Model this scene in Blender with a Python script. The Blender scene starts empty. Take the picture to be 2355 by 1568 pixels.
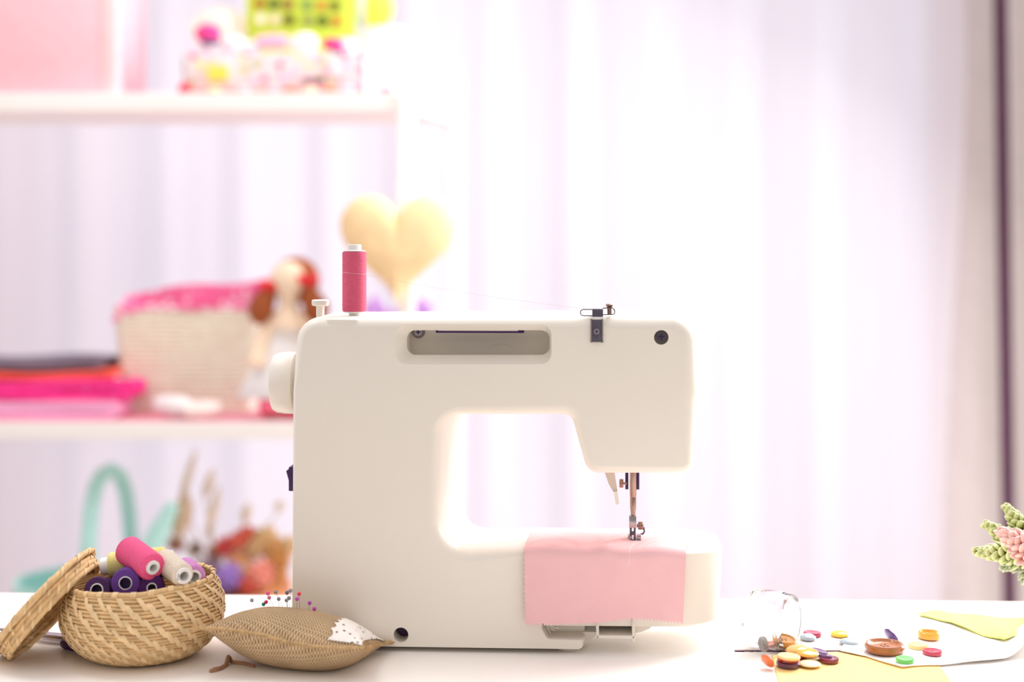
import bpy, bmesh, math, random
from mathutils import Vector, Matrix, noise
random.seed(7)
PI = math.pi
SC = bpy.context.scene
COL = SC.collection

# ------------------------------------------------------------------ camera, world, lights, exposure
FPX, HOR, CX = 3250.0, 580.0, 1177.5          # focal length in px, horizon row, centre column (2355 x 1568)
TAB, EYE, CAMY = 0.75, 0.338, -1.2            # table height, eye above table, camera y
CZ = TAB + EYE
cam_d = bpy.data.cameras.new('camera')
cam = bpy.data.objects.new('camera', cam_d); COL.objects.link(cam)
cam.location = (0, CAMY, CZ); cam.rotation_euler = (PI / 2, 0, 0)
cam_d.sensor_width = 36.0; cam_d.lens = FPX / 2355 * 36
cam_d.shift_y = -(1568 / 2 - HOR) / 2355
cam_d.clip_start = 0.05; cam_d.clip_end = 60
cam_d.dof.use_dof = True; cam_d.dof.focus_distance = 1.20; cam_d.dof.aperture_fstop = 2.15
SC.camera = cam
SC.cycles.max_bounces = 28; SC.cycles.glossy_bounces = 24; SC.cycles.transmission_bounces = 24; SC.cycles.transparent_max_bounces = 16
SC.view_settings.view_transform = 'Standard'; SC.view_settings.look = 'None'
SC.view_settings.gamma = 1.0; SC.view_settings.exposure = 0.0; SC.view_settings.use_curve_mapping = False

w = bpy.data.worlds.new('daylight'); SC.world = w; w.use_nodes = True
nt = w.node_tree; nt.nodes.clear()
tc = nt.nodes.new('ShaderNodeTexCoord'); sx = nt.nodes.new('ShaderNodeSeparateXYZ')
mr = nt.nodes.new('ShaderNodeMapRange'); mr.inputs[1].default_value = -0.7; mr.inputs[2].default_value = 0.7
mx = nt.nodes.new('ShaderNodeMix'); mx.data_type = 'RGBA'
mx.inputs[6].default_value = (0.40, 0.372, 0.352, 1); mx.inputs[7].default_value = (0.865, 0.84, 0.93, 1)
bg = nt.nodes.new('ShaderNodeBackground'); wo = nt.nodes.new('ShaderNodeOutputWorld')
nt.links.new(tc.outputs['Generated'], sx.inputs[0]); nt.links.new(sx.outputs[1], mr.inputs[0])
zr = nt.nodes.new('ShaderNodeMapRange'); zr.inputs[1].default_value = 0.05; zr.inputs[2].default_value = 0.9; zr.inputs[3].default_value = 1.0; zr.inputs[4].default_value = 2.2
nt.links.new(sx.outputs[2], zr.inputs[0]); nt.links.new(zr.outputs[0], bg.inputs[1])
nt.links.new(mr.outputs[0], mx.inputs[0]); nt.links.new(mx.outputs[2], bg.inputs[0]); nt.links.new(bg.outputs[0], wo.inputs[0])

def area(name, loc, target, size, power, color):
    l = bpy.data.lights.new(name, 'AREA'); l.shape = 'RECTANGLE'; l.size, l.size_y = size; l.energy = power; l.color = color
    o = bpy.data.objects.new(name, l); COL.objects.link(o); o.location = loc
    o.rotation_euler = (Vector(target) - Vector(loc)).to_track_quat('-Z', 'Y').to_euler()
    return o
area('window_daylight', (0.75, 0.72, 2.0), (0.1, 0.0, 0.85), (0.9, 0.9), 29, (1.0, 0.97, 0.95))
area('right_rim_light', (1.35, 0.85, 1.35), (0.05, 0.0, 0.88), (0.8, 1.0), 19, (1.0, 0.97, 0.97))  # added unseen lamp: rim light on right ends and inner faces
area('shelf_fill_light', (-0.75, 0.25, 2.25), (-0.45, 1.1, 1.0), (0.5, 0.4), 6, (1.0, 0.93, 0.88))  # added unseen fill lamp that brightens only the background shelf

# ------------------------------------------------------------------ helpers
def P(px, py, d):
    return Vector(((px - CX) * d / FPX, CAMY + d, CZ - (py - HOR) * d / FPX))
def T(px, py, z=0.0):
    return P(px, py, FPX * (EYE - z) / (py - HOR))
def lin(c):
    f = lambda v: v / 12.92 if v <= 0.04045 else ((v + 0.055) / 1.055) ** 2.4
    return tuple(f(x / 255.0) for x in c)

class G:
    def __init__(s): s.v = []; s.f = []
    def add(s, v, f, M=None):
        b = len(s.v)
        s.v += [tuple(M @ Vector(p)) if M is not None else tuple(p) for p in v]
        s.f += [tuple(i + b for i in q) for q in f]
        return s
    def lathe(s, prof, n=32, M=None, closed=False):
        v = []; f = []; m = len(prof)
        for k in range(n):
            a = 2 * PI * k / n
            for r, z in prof: v.append((r * math.cos(a), r * math.sin(a), z))
        for k in range(n):
            k2 = (k + 1) % n
            for j in range(m if closed else m - 1):
                j2 = (j + 1) % m
                f.append((k * m + j, k2 * m + j, k2 * m + j2, k * m + j2))
        return s.add(v, f, M)
    def tube(s, pts, r, n=8, cap=True, M=None, closed=False):
        pts = [Vector(p) for p in pts]; m = len(pts); v = []; f = []
        rs = r if isinstance(r, (list, tuple)) else [r] * m
        up = None
        for i, p in enumerate(pts):
            if closed: t = pts[(i + 1) % m] - pts[i - 1]
            else: t = pts[min(i + 1, m - 1)] - pts[max(i - 1, 0)]
            t = t.normalized() if t.length > 1e-9 else Vector((0, 0, 1))
            if up is None:
                up = t.orthogonal().normalized()
            else:
                up = (up - t * up.dot(t)); up = up.normalized() if up.length > 1e-6 else t.orthogonal().normalized()
            bi = t.cross(up)
            for k in range(n):
                a = 2 * PI * k / n
                v.append(p + up * (rs[i] * math.cos(a)) + bi * (rs[i] * math.sin(a)))
        for i in range(m if closed else m - 1):
            i2 = (i + 1) % m
            for k in range(n):
                k2 = (k + 1) % n
                f.append((i * n + k, i * n + k2, i2 * n + k2, i2 * n + k))
        if cap and not closed:
            f.append(tuple(range(n - 1, -1, -1))); f.append(tuple((m - 1) * n + k for k in range(n)))
        return s.add(v, f, M)
    def box(s, lo, hi, M=None, bev=0.0, seg=2):
        bm = bmesh.new(); bmesh.ops.create_cube(bm, size=1.0)
        for q in bm.verts: q.co = Vector([lo[i] + (q.co[i] + 0.5) * (hi[i] - lo[i]) for i in range(3)])
        if bev: bmesh.ops.bevel(bm, geom=list(bm.edges), offset=bev, segments=seg, affect='EDGES', profile=0.5)
        bm.verts.index_update()
        v = [q.co.copy() for q in bm.verts]; f = [tuple(x.index for x in q.verts) for q in bm.faces]
        bm.free(); return s.add(v, f, M)
    def ball(s, c, r, nu=20, nv=12, M=None):
        r = r if isinstance(r, (list, tuple)) else (r, r, r)
        v = []; f = []
        for j in range(nv + 1):
            b = PI * j / nv
            for k in range(nu):
                a = 2 * PI * k / nu
                v.append((c[0] + r[0] * math.sin(b) * math.cos(a), c[1] + r[1] * math.sin(b) * math.sin(a), c[2] + r[2] * math.cos(b)))
        for j in range(nv):
            for k in range(nu):
                k2 = (k + 1) % nu
                f.append((j * nu + k, (j + 1) * nu + k, (j + 1) * nu + k2, j * nu + k2))
        return s.add(v, f, M)
    def grid(s, fn, nu, nv, M=None):
        v = [fn(i / nu, j / nv) for j in range(nv + 1) for i in range(nu + 1)]
        f = [(j * (nu + 1) + i, j * (nu + 1) + i + 1, (j + 1) * (nu + 1) + i + 1, (j + 1) * (nu + 1) + i) for j in range(nv) for i in range(nu)]
        return s.add(v, f, M)
    def sheet(s, fn, nu, nv, th):
        """closed thin cloth: fn gives the upper side, th its thickness straight down the normal"""
        top = [Vector(fn(i / nu, j / nv)) for j in range(nv + 1) for i in range(nu + 1)]
        W = nu + 1; nor = []
        for j in range(nv + 1):
            for i in range(W):
                a = top[j * W + min(i + 1, nu)] - top[j * W + max(i - 1, 0)]
                b = top[min(j + 1, nv) * W + i] - top[max(j - 1, 0) * W + i]
                n_ = a.cross(b); nor.append(n_.normalized() if n_.length > 1e-12 else Vector((0, 0, 1)))
        bot = [p - n_ * th for p, n_ in zip(top, nor)]
        N = len(top)
        f = []
        for j in range(nv):
            for i in range(nu):
                q = (j * W + i, j * W + i + 1, (j + 1) * W + i + 1, (j + 1) * W + i)
                f.append(q); f.append(tuple(N + k for k in reversed(q)))
        ring = [i for i in range(W)] + [j * W + nu for j in range(1, nv + 1)] + [nv * W + i for i in range(nu - 1, -1, -1)] + [j * W for j in range(nv - 1, 0, -1)]
        for a, b in zip(ring, ring[1:] + ring[:1]): f.append((b, a, a + N, b + N))
        return s.add(top + bot, f)
    def prism(s, poly, d, M=None):
        """poly: list of (x, z), extruded from y = d[0] to y = d[1]"""
        n = len(poly)
        v = [(x, d[0], z) for x, z in poly] + [(x, d[1], z) for x, z in poly]
        f = [tuple(range(n - 1, -1, -1)), tuple(range(n, 2 * n))] + [(i, (i + 1) % n, n + (i + 1) % n, n + i) for i in range(n)]
        return s.add(v, f, M)

def chain(o):
    m = Matrix.Identity(4)
    while o is not None:
        m = o.matrix_basis @ m; o = o.parent
    return m

def mk(name, g, mat, parent=None, world=True, ang=40, flat=False):
    me = bpy.data.meshes.new(name)
    v = g.v
    if parent is not None and world:
        I = chain(parent).inverted(); v = [tuple(I @ Vector(p)) for p in v]
    me.from_pydata(v, [], g.f); me.validate(); me.update()
    bm = bmesh.new(); bm.from_mesh(me)
    bmesh.ops.remove_doubles(bm, verts=bm.verts, dist=1e-7)
    bmesh.ops.recalc_face_normals(bm, faces=bm.faces)
    bm.to_mesh(me); bm.free()
    if not flat:
        for q in me.polygons: q.use_smooth = True
        me.set_sharp_from_angle(angle=math.radians(ang))
    o = bpy.data.objects.new(name, me); COL.objects.link(o)
    if mat: me.materials.append(mat)
    if parent is not None: o.parent = parent
    return o

def recentre(o, p):
    """put a top-level mesh's origin at p without moving it"""
    p = Vector(p); o.data.transform(Matrix.Translation(-p)); o.location = p; return o
def tag(o, label, cat, group=None, kind=None):
    if label: o['label'] = label
    if cat: o['category'] = cat
    if group: o['group'] = group
    if kind: o['kind'] = kind
    return o
def thing(name, label, cat, loc=(0, 0, 0), rz=0.0, group=None):
    o = bpy.data.objects.new(name, None); COL.objects.link(o); o.empty_display_size = 0.02
    o.location = loc; o.rotation_euler = (0, 0, rz)
    return tag(o, label, cat, group)
def struct(o): o['kind'] = 'structure'; return o

def cut(o, cutters):
    for c in cutters:
        m = o.modifiers.new('cut', 'BOOLEAN'); m.operation = 'DIFFERENCE'; m.object = c; m.solver = 'EXACT'
    bpy.context.view_layer.update()
    dg = bpy.context.evaluated_depsgraph_get()
    me = bpy.data.meshes.new_from_object(o.evaluated_get(dg))
    o.modifiers.clear(); o.data = me
    for c in cutters: bpy.data.objects.remove(c)
    for q in me.polygons: q.use_smooth = True
    me.set_sharp_from_angle(angle=math.radians(28))
    o.modifiers.new('normals', 'WEIGHTED_NORMAL').keep_sharp = True
    return o

# ------------------------------------------------------------------ materials
MATS = {}
def mat(name, col, rough=0.5, var=0.05, vscale=40.0, bump=0.0, bscale=300.0, metal=0.0, spec=0.5, trans=0.0, sub=0.0, coat=0.0):
    if name in MATS: return MATS[name]
    m = bpy.data.materials.new(name); m.use_nodes = True; t = m.node_tree; b = t.nodes['Principled BSDF']
    c = lin(col)
    co = t.nodes.new('ShaderNodeTexCoord'); n = t.nodes.new('ShaderNodeTexNoise')
    n.inputs['Scale'].default_value = vscale; n.inputs['Detail'].default_value = 3
    t.links.new(co.outputs['Object'], n.inputs['Vector'])
    r = t.nodes.new('ShaderNodeValToRGB')
    r.color_ramp.elements[0].position = 0.3; r.color_ramp.elements[1].position = 0.7
    r.color_ramp.elements[0].color = tuple(max(0, x * (1 - var)) for x in c) + (1,)
    r.color_ramp.elements[1].color = tuple(min(1, x * (1 + var)) for x in c) + (1,)
    t.links.new(n.outputs['Fac'], r.inputs[0]); t.links.new(r.outputs[0], b.inputs['Base Color'])
    b.inputs['Roughness'].default_value = rough; b.inputs['Metallic'].default_value = metal
    b.inputs['Specular IOR Level'].default_value = spec
    b.inputs['Transmission Weight'].default_value = trans
    b.inputs['Coat Weight'].default_value = coat
    if sub:
        b.inputs['Subsurface Weight'].default_value = sub; b.inputs['Subsurface Radius'].default_value = (0.01, 0.006, 0.005)
    if bump:
        n2 = t.nodes.new('ShaderNodeTexNoise'); n2.inputs['Scale'].default_value = bscale; n2.inputs['Detail'].default_value = 4
        t.links.new(co.outputs['Object'], n2.inputs['Vector'])
        bp = t.nodes.new('ShaderNodeBump'); bp.inputs['Strength'].default_value = bump; bp.inputs['Distance'].default_value = 0.001
        t.links.new(n2.outputs['Fac'], bp.inputs['Height']); t.links.new(bp.outputs[0], b.inputs['Normal'])
    MATS[name] = m; return m

def math_node(t, op, a, b=None):
    n = t.nodes.new('ShaderNodeMath'); n.operation = op
    for i, x in enumerate((a, b)):
        if x is None: continue
        if isinstance(x, (int, float)): n.inputs[i].default_value = x
        else: t.links.new(x, n.inputs[i])
    return n.outputs[0]

def mat_thread(name, col):
    """thread wound round the local z axis"""
    if name in MATS: return MATS[name]
    m = mat(name, col, 0.62, 0.08, 500, spec=0.25); t = m.node_tree; b = t.nodes['Principled BSDF']
    co = t.nodes.new('ShaderNodeTexCoord'); s = t.nodes.new('ShaderNodeSeparateXYZ'); t.links.new(co.outputs['Object'], s.inputs[0])
    nz = t.nodes.new('ShaderNodeTexNoise'); nz.inputs['Scale'].default_value = 160; t.links.new(co.outputs['Object'], nz.inputs['Vector'])
    ph = math_node(t, 'ADD', math_node(t, 'MULTIPLY', s.outputs[2], 2 * PI / 0.0006), math_node(t, 'MULTIPLY', nz.outputs['Fac'], 9.0))
    h = math_node(t, 'SINE', ph)
    bp = t.nodes.new('ShaderNodeBump'); bp.inputs['Strength'].default_value = 0.55; bp.inputs['Distance'].default_value = 0.0003
    t.links.new(h, bp.inputs['Height']); t.links.new(bp.outputs[0], b.inputs['Normal'])
    return m

def mat_weave(name, c_hi, c_lo, period, strength=0.8, axes=(0, 1), dist=0.0006, uv=False, rough=0.85):
    """plain woven cloth: over-under pattern of two thread families"""
    if name in MATS: return MATS[name]
    m = mat(name, c_hi, rough, 0.08 if uv else 0.015, 60, spec=0.15); t = m.node_tree; b = t.nodes['Principled BSDF']
    co = t.nodes.new('ShaderNodeTexCoord'); s = t.nodes.new('ShaderNodeSeparateXYZ')
    t.links.new(co.outputs['UV' if uv else 'Object'], s.inputs[0])
    nz = t.nodes.new('ShaderNodeTexNoise'); nz.inputs['Scale'].default_value = 90; t.links.new(co.outputs['Object'], nz.inputs['Vector'])
    wob = math_node(t, 'MULTIPLY', nz.outputs['Fac'], 1.6)
    a = math_node(t, 'ADD', math_node(t, 'MULTIPLY', s.outputs[axes[0]], PI / period), wob)
    c = math_node(t, 'ADD', math_node(t, 'MULTIPLY', s.outputs[axes[1]], PI / period), wob)
    sa = math_node(t, 'SINE', a); sb = math_node(t, 'SINE', c)
    h = math_node(t, 'MULTIPLY', math_node(t, 'ABSOLUTE', sa), math_node(t, 'ABSOLUTE', sb))
    chk = math_node(t, 'MULTIPLY', math_node(t, 'SIGN', math_node(t, 'MULTIPLY', math_node(t, 'COSINE', math_node(t, 'MULTIPLY', a, 1.0)), math_node(t, 'COSINE', c))), 0.12)
    hh = math_node(t, 'ADD', math_node(t, 'POWER', h, 0.5), chk)
    bp = t.nodes.new('ShaderNodeBump'); bp.inputs['Strength'].default_value = strength; bp.inputs['Distance'].default_value = dist
    t.links.new(hh, bp.inputs['Height']); t.links.new(bp.outputs[0], b.inputs['Normal'])
    mx = t.nodes.new('ShaderNodeMix'); mx.data_type = 'RGBA'
    mx.inputs[6].default_value = lin(c_lo) + (1,)
    old = b.inputs['Base Color'].links[0].from_socket
    t.links.new(old, mx.inputs[7]); t.links.new(math_node(t, 'MULTIPLY', hh, 1.25), mx.inputs[0]); mx.clamp_factor = True
    t.links.new(mx.outputs[2], b.inputs['Base Color'])
    return m

def mat_dots(name, base, dots, scale, size=0.28, rnd=1.0, rough=0.8):
    """printed cloth: dots / blossoms of several colours on a plain ground"""
    if name in MATS: return MATS[name]
    m = mat(name, base, rough, 0.03, 20, spec=0.2); t = m.node_tree; b = t.nodes['Principled BSDF']
    co = t.nodes.new('ShaderNodeTexCoord'); vo = t.nodes.new('ShaderNodeTexVoronoi'); vo.inputs['Scale'].default_value = scale
    vo.inputs['Randomness'].default_value = rnd
    t.links.new(co.outputs['Object'], vo.inputs['Vector'])
    lt = math_node(t, 'LESS_THAN', vo.outputs['Distance'], size)
    s = t.nodes.new('ShaderNodeSeparateColor'); t.links.new(vo.outputs['Color'], s.inputs[0])
    r = t.nodes.new('ShaderNodeValToRGB'); r.color_ramp.interpolation = 'CONSTANT'
    while len(r.color_ramp.elements) < len(dots): r.color_ramp.elements.new(0.5)
    for i, c in enumerate(dots):
        r.color_ramp.elements[i].position = i / len(dots); r.color_ramp.elements[i].color = lin(c) + (1,)
    t.links.new(s.outputs[0], r.inputs[0])
    mx = t.nodes.new('ShaderNodeMix'); mx.data_type = 'RGBA'
    old = b.inputs['Base Color'].links[0].from_socket
    t.links.new(old, mx.inputs[6]); t.links.new(r.outputs[0], mx.inputs[7]); t.links.new(lt, mx.inputs[0])
    t.links.new(mx.outputs[2], b.inputs['Base Color'])
    return m

def mat_sheer(name, col, tl=0.5, var=0.03):
    if name in MATS: return MATS[name]
    m = bpy.data.materials.new(name); m.use_nodes = True; t = m.node_tree; t.nodes.clear()
    c = lin(col) + (1,)
    co = t.nodes.new('ShaderNodeTexCoord'); n = t.nodes.new('ShaderNodeTexNoise'); n.inputs['Scale'].default_value = 8
    mp = t.nodes.new('ShaderNodeMapping'); mp.inputs['Scale'].default_value = (1, 1, 0.05)
    t.links.new(co.outputs['Object'], mp.inputs[0]); t.links.new(mp.outputs[0], n.inputs['Vector'])
    r = t.nodes.new('ShaderNodeValToRGB')
    r.color_ramp.elements[0].color = tuple(x * (1 - var) for x in c[:3]) + (1,); r.color_ramp.elements[1].color = c
    t.links.new(n.outputs['Fac'], r.inputs[0])
    d = t.nodes.new('ShaderNodeBsdfDiffuse'); tr = t.nodes.new('ShaderNodeBsdfTranslucent')
    t.links.new(r.outputs[0], d.inputs[0]); t.links.new(r.outputs[0], tr.inputs[0])
    ms = t.nodes.new('ShaderNodeMixShader'); ms.inputs[0].default_value = tl
    o = t.nodes.new('ShaderNodeOutputMaterial')
    t.links.new(d.outputs[0], ms.inputs[1]); t.links.new(tr.outputs[0], ms.inputs[2]); t.links.new(ms.outputs[0], o.inputs[0])
    MATS[name] = m; return m

def mat_leaf(name, c_base, c_tip):
    if name in MATS: return MATS[name]
    m = mat(name, c_base, 0.5, 0.06, 80, spec=0.3); t = m.node_tree; b = t.nodes['Principled BSDF']
    at = t.nodes.new('ShaderNodeAttribute'); at.attribute_name = 'tip'
    mx = t.nodes.new('ShaderNodeMix'); mx.data_type = 'RGBA'; mx.inputs[7].default_value = lin(c_tip) + (1,)
    old = b.inputs['Base Color'].links[0].from_socket
    t.links.new(old, mx.inputs[6]); t.links.new(at.outputs['Fac'], mx.inputs[0]); t.links.new(mx.outputs[2], b.inputs['Base Color'])
    b.inputs['Subsurface Weight'].default_value = 0.25; b.inputs['Subsurface Radius'].default_value = (0.004, 0.005, 0.002)
    return m

WHITE_PLASTIC = mat('white_plastic', (242, 235, 223), 0.38, 0.008, 12, bump=0.03, bscale=900)
SPOOL_WHITE = mat('spool_plastic', (243, 240, 236), 0.4, 0.02)
DARK = mat('dark_plum', (62, 26, 84), 0.45, 0.05)
STEEL = mat('brushed_steel', (186, 178, 178), 0.25, 0.05, 200, metal=1.0)
STEEL_DARK = mat('dark_steel', (112, 106, 120), 0.35, 0.08, 200, metal=0.85)
BRONZE = mat('bronze_steel', (170, 140, 128), 0.28, 0.08, 200, metal=0.9)
STRAW = mat('straw', (222, 186, 134), 0.6, 0.16, 130, bump=0.25, bscale=500, spec=0.3)
STRAW_LIGHT = mat('straw_strip', (236, 204, 156), 0.55, 0.14, 110, bump=0.2, bscale=600, spec=0.35)
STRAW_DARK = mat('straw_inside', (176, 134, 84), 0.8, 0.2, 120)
JUTE = mat('jute', (205, 170, 122), 0.9, 0.2, 300, bump=0.6, bscale=900)
PAINT_WHITE = mat('white_paint', (248, 245, 246), 0.55, 0.015, 10)

# ------------------------------------------------------------------ the setting
def quad_box(name, pts, z0, z1, m, parent=None, bev=0.0):
    """horizontal slab with a four-cornered plan"""
    g = G(); n = len(pts)
    g.add([(p[0], p[1], z0) for p in pts] + [(p[0], p[1], z1) for p in pts],
          [tuple(range(n - 1, -1, -1)), tuple(range(n, 2 * n))] + [(i, (i + 1) % n, n + (i + 1) % n, n + i) for i in range(n)])
    o = mk(name, g, m, parent)
    if bev:
        b = o.modifiers.new('edge', 'BEVEL'); b.width = bev; b.segments = 3; b.limit_method = 'ANGLE'
    return o

g = G().box((-2.2, -1.4, -0.05), (2.2, 2.2, 0.0))
struct(mk('floor', g, mat('floor_boards', (214, 200, 186), 0.5, 0.12, 6), flat=True))
WY = 1.86
g = G()
g.box((-2.2, WY, 0), (2.2, WY + 0.12, 0.25)); g.box((-2.2, WY, 2.35), (2.2, WY + 0.12, 2.7))
g.box((-2.2, WY, 0.25), (-1.0, WY + 0.12, 2.35)); g.box((1.02, WY, 0.25), (2.2, WY + 0.12, 2.35))
struct(mk('wall_back', g, mat('wall_paint', (238, 230, 232), 0.9, 0.02, 8), flat=True))
g = G()
for lo, hi in (((-1.0, 0.25), (-0.92, 2.35)), ((0.94, 0.25), (1.02, 2.35)), ((-0.92, 0.25), (0.94, 0.33)), ((-0.92, 2.27), (0.94, 2.35))):
    g.box((lo[0], WY + 0.02, lo[1]), (hi[0], WY + 0.08, hi[1]), bev=0.006)
struct(mk('window_1', g, PAINT_WHITE))

# sheer curtain: a pleated sheet whose right edge drifts to the left on the way down
CD = 2.86
def fold(x, z):
    return (0.011 * math.sin(2 * PI * x / 0.165 + 0.5 * math.sin(3.1 * x) + 0.25 * z) + 0.0035 * math.sin(2 * PI * x / 0.083 + 1.7)
            + 0.012 * math.sin(2 * PI * x / 0.41 + 0.8 + 0.3 * z))
def curt(u, v):
    z = 0.04 + 2.26 * v
    py = HOR - (z - CZ) * FPX / CD
    e = 2163 + 52 * max(0.0, min(1.0, (1380 - py) / 1300.0)) ** 0.75 + 6 * math.sin(py / 210.0)
    xr = (e - CX) * CD / FPX
    x = -1.5 + (xr + 1.5) * u
    return (x, CAMY + CD + fold(x, z) - 0.012 * math.exp(-((u - 1) / 0.012) ** 2), z)
g = G().grid(curt, 520, 40)
tag(mk('sheer_curtain', g, mat_sheer('sheer_cloth', (250, 246, 253), 0.55), ang=180),
    'sheer lilac-white pleated curtain filling the background behind shelf and machine', 'curtain')

def drape(name, px0, px1, lean, d, col, label, amp, per, seed):
    def fn(u, v):
        z = 0.04 + 2.26 * v
        py = HOR - (z - CZ) * FPX / d
        px = px0 + (px1 - px0) * u + lean * (py / 1380.0)
        x = (px - CX) * d / FPX
        return (x, CAMY + d + amp * math.sin(2 * PI * x / per + seed), z)
    g = G().sheet(fn, 60, 20, 0.004)
    return tag(mk(name, g, col, ang=180), label, 'curtain')
DRAPE = mat('beige_drape', (231, 221, 221), 0.9, 0.03, 30, bump=0.1)
drape('window_drape', 2120, 2287, 25, 2.93, DRAPE, 'beige drape hanging between the sheer curtain and the dark plum strip', 0.014, 0.17, 0.9)
drape('dark_gap_strip', 2262, 2345, 25, 2.98, mat('dark_gap_plum', (122, 66, 106), 0.9, 0.08, 30), 'narrow dark plum strip standing in for the dark gap between the two beige drapes', 0.004, 0.1, 0.0)  # dark strip put in for the dark gap between the drapes
drape('window_drape', 2314, 2560, 25, 2.93, DRAPE, 'beige drape at the far right, right of the dark plum strip', 0.014, 0.16, 2.6)

# ------------------------------------------------------------------ work table
A, B_ = T(0, 1363), T(2355, 1383)
tdir = (B_ - A).normalized(); tdir.z = 0; tn = Vector((tdir.y, -tdir.x, 0))
mid = (A + B_) / 2
tcorn = [mid - tdir * 0.85, mid + tdir * 0.85, mid + tdir * 0.85 + tn * 0.62, mid - tdir * 0.85 + tn * 0.62]
table = thing('work_table', 'white work table that carries the sewing machine and the sewing things', 'table', (mid.x, mid.y + -0.3, 0))
TABLE_M = mat('white_tabletop', (250, 245, 238), 0.45, 0.02, 8, bump=0.02, bscale=60)
quad_box('tabletop', tcorn, TAB - 0.028, TAB, TABLE_M, table, 0.0015)
for sx_, sy_ in ((0, 0), (1, 0), (1, 1), (0, 1)):
    c = mid + tdir * (-0.79 + 1.58 * sx_) + tn * (0.05 + 0.52 * sy_)
    mk('leg', G().box((c.x - 0.025, c.y - 0.025, 0), (c.x + 0.025, c.y + 0.025, TAB - 0.028), bev=0.004), PAINT_WHITE, table)

# ------------------------------------------------------------------ sewing machine
YAW = math.radians(3.0)
M0 = T(677, 1495); M0.z = TAB
RM = Matrix.Translation(M0) @ Matrix.Rotation(-YAW, 4, 'Z')
RMI = RM.inverted()
def ML(px, py, off=0.0):
    """pixel -> machine coordinates on the plane 'off' behind its front face"""
    o = RMI @ Vector((0, CAMY, CZ)); p = RMI @ P(px, py, 1.0); r = p - o
    k = (off - o.y) / r.y
    return o + r * k
machine = thing('sewing_machine', 'white sewing machine seen from behind, standing in the middle of the table', 'sewing machine', M0, -YAW)

def rounded(pts, seg=8):
    out = []; n = len(pts)
    for i, p in enumerate(pts):
        x, y, r, rv, dx = p
        a = Vector(pts[i - 1][:2]); b = Vector((x, y)); c = Vector(pts[(i + 1) % n][:2])
        if r <= 0: out.append((x, y, rv, dx)); continue
        d1 = (a - b).normalized(); d2 = (c - b).normalized()
        ang = math.acos(max(-1, min(1, d1.dot(d2)))); t = r / math.tan(ang / 2)
        t = min(t, (a - b).length * 0.49, (c - b).length * 0.49); rr = t * math.tan(ang / 2)
        cen = b + (d1 + d2).normalized() * (rr / math.sin(ang / 2))
        s0 = b + d1 * t - cen; s1 = b + d2 * t - cen
        a0 = math.atan2(s0.y, s0.x); da = math.atan2(s1.y, s1.x) - a0
        while da > PI: da -= 2 * PI
        while da < -PI: da += 2 * PI
        for k in range(seg + 1):
            q = a0 + da * k / seg
            out.append((cen.x + rr * math.cos(q), cen.y + rr * math.sin(q), rv, dx))
    return out
def loft(outline, off0, depth, back, fil=0.014, seg=7, bfil=0.008):
    """outline (px, py, inset px, back shift px) -> closed solid with a rounded front edge, machine coordinates"""
    pts = [Vector(p[:2]) for p in outline]; n = len(pts)
    ar = sum(pts[i - 1].x * pts[i].y - pts[i].x * pts[i - 1].y for i in range(n))
    sg = 1 if ar > 0 else -1; nor = []
    for i in range(n):
        t = Vector((0, 0))
        e1 = pts[i] - pts[i - 1]; e2 = pts[(i + 1) % n] - pts[i]
        if e1.length > 1e-6: t += e1.normalized()
        if e2.length > 1e-6: t += e2.normalized()
        t.normalize(); nor.append(Vector((-t.y, t.x)) * sg)
    layers = []
    for k in range(seg + 1):
        q = k / seg * PI / 2
        layers.append([(pts[i] + nor[i] * outline[i][2] * (1 - math.sin(q)), fil * (1 - math.cos(q)) + off0, 0) for i in range(n)])
    layers.append([(pts[i], off0 + depth - bfil, outline[i][3]) for i in range(n)])
    for k in (1, 2, 3):
        q = k / 3 * PI / 2
        layers.append([(pts[i] + nor[i] * bfil / 0.00037 * (1 - math.cos(q)), off0 + depth - bfil + bfil * math.sin(q), outline[i][3]) for i in range(n)])
    g = G(); v = []
    for L in layers:
        for (p, off, dx) in L:
            q = ML(p.x + dx, p.y, off0 + fil); v.append((q.x, off, q.z))
    m = len(layers)
    f = [(k * n + i, k * n + (i + 1) % n, (k + 1) * n + (i + 1) % n, (k + 1) * n + i) for k in range(m - 1) for i in range(n)]
    f.append(tuple(range(n))); f.append(tuple((m - 1) * n + i for i in range(n - 1, -1, -1)))
    return g.add(v, f)

body_px = rounded([
    (677, 1474, 4, 1, 0), (676, 1150, 0, 12, 0), (677, 900, 120, 13, 0), (688, 728, 58, 26, 0),
    (1598, 722, 62, 34, 0), (1606, 900, 150, 36, 0), (1590, 1086, 26, 20, 0),
    (1352, 1086, 34, 22, 0), (1314, 951, 26, 24, 0), (1016, 951, 48, 22, 24), (1016, 1259, 62, 26, 24),
    (1250, 1259, 0, 9, 0), (1250, 1434, 6, 4, 0), (1262, 1455, 10, 5, 0), (1352, 1455, 12, 8, 0), (1338, 1484, 14, 2, 0)])
body = mk('body', loft(body_px, 0.0, 0.108, None), WHITE_PLASTIC, machine, world=False)

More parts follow.
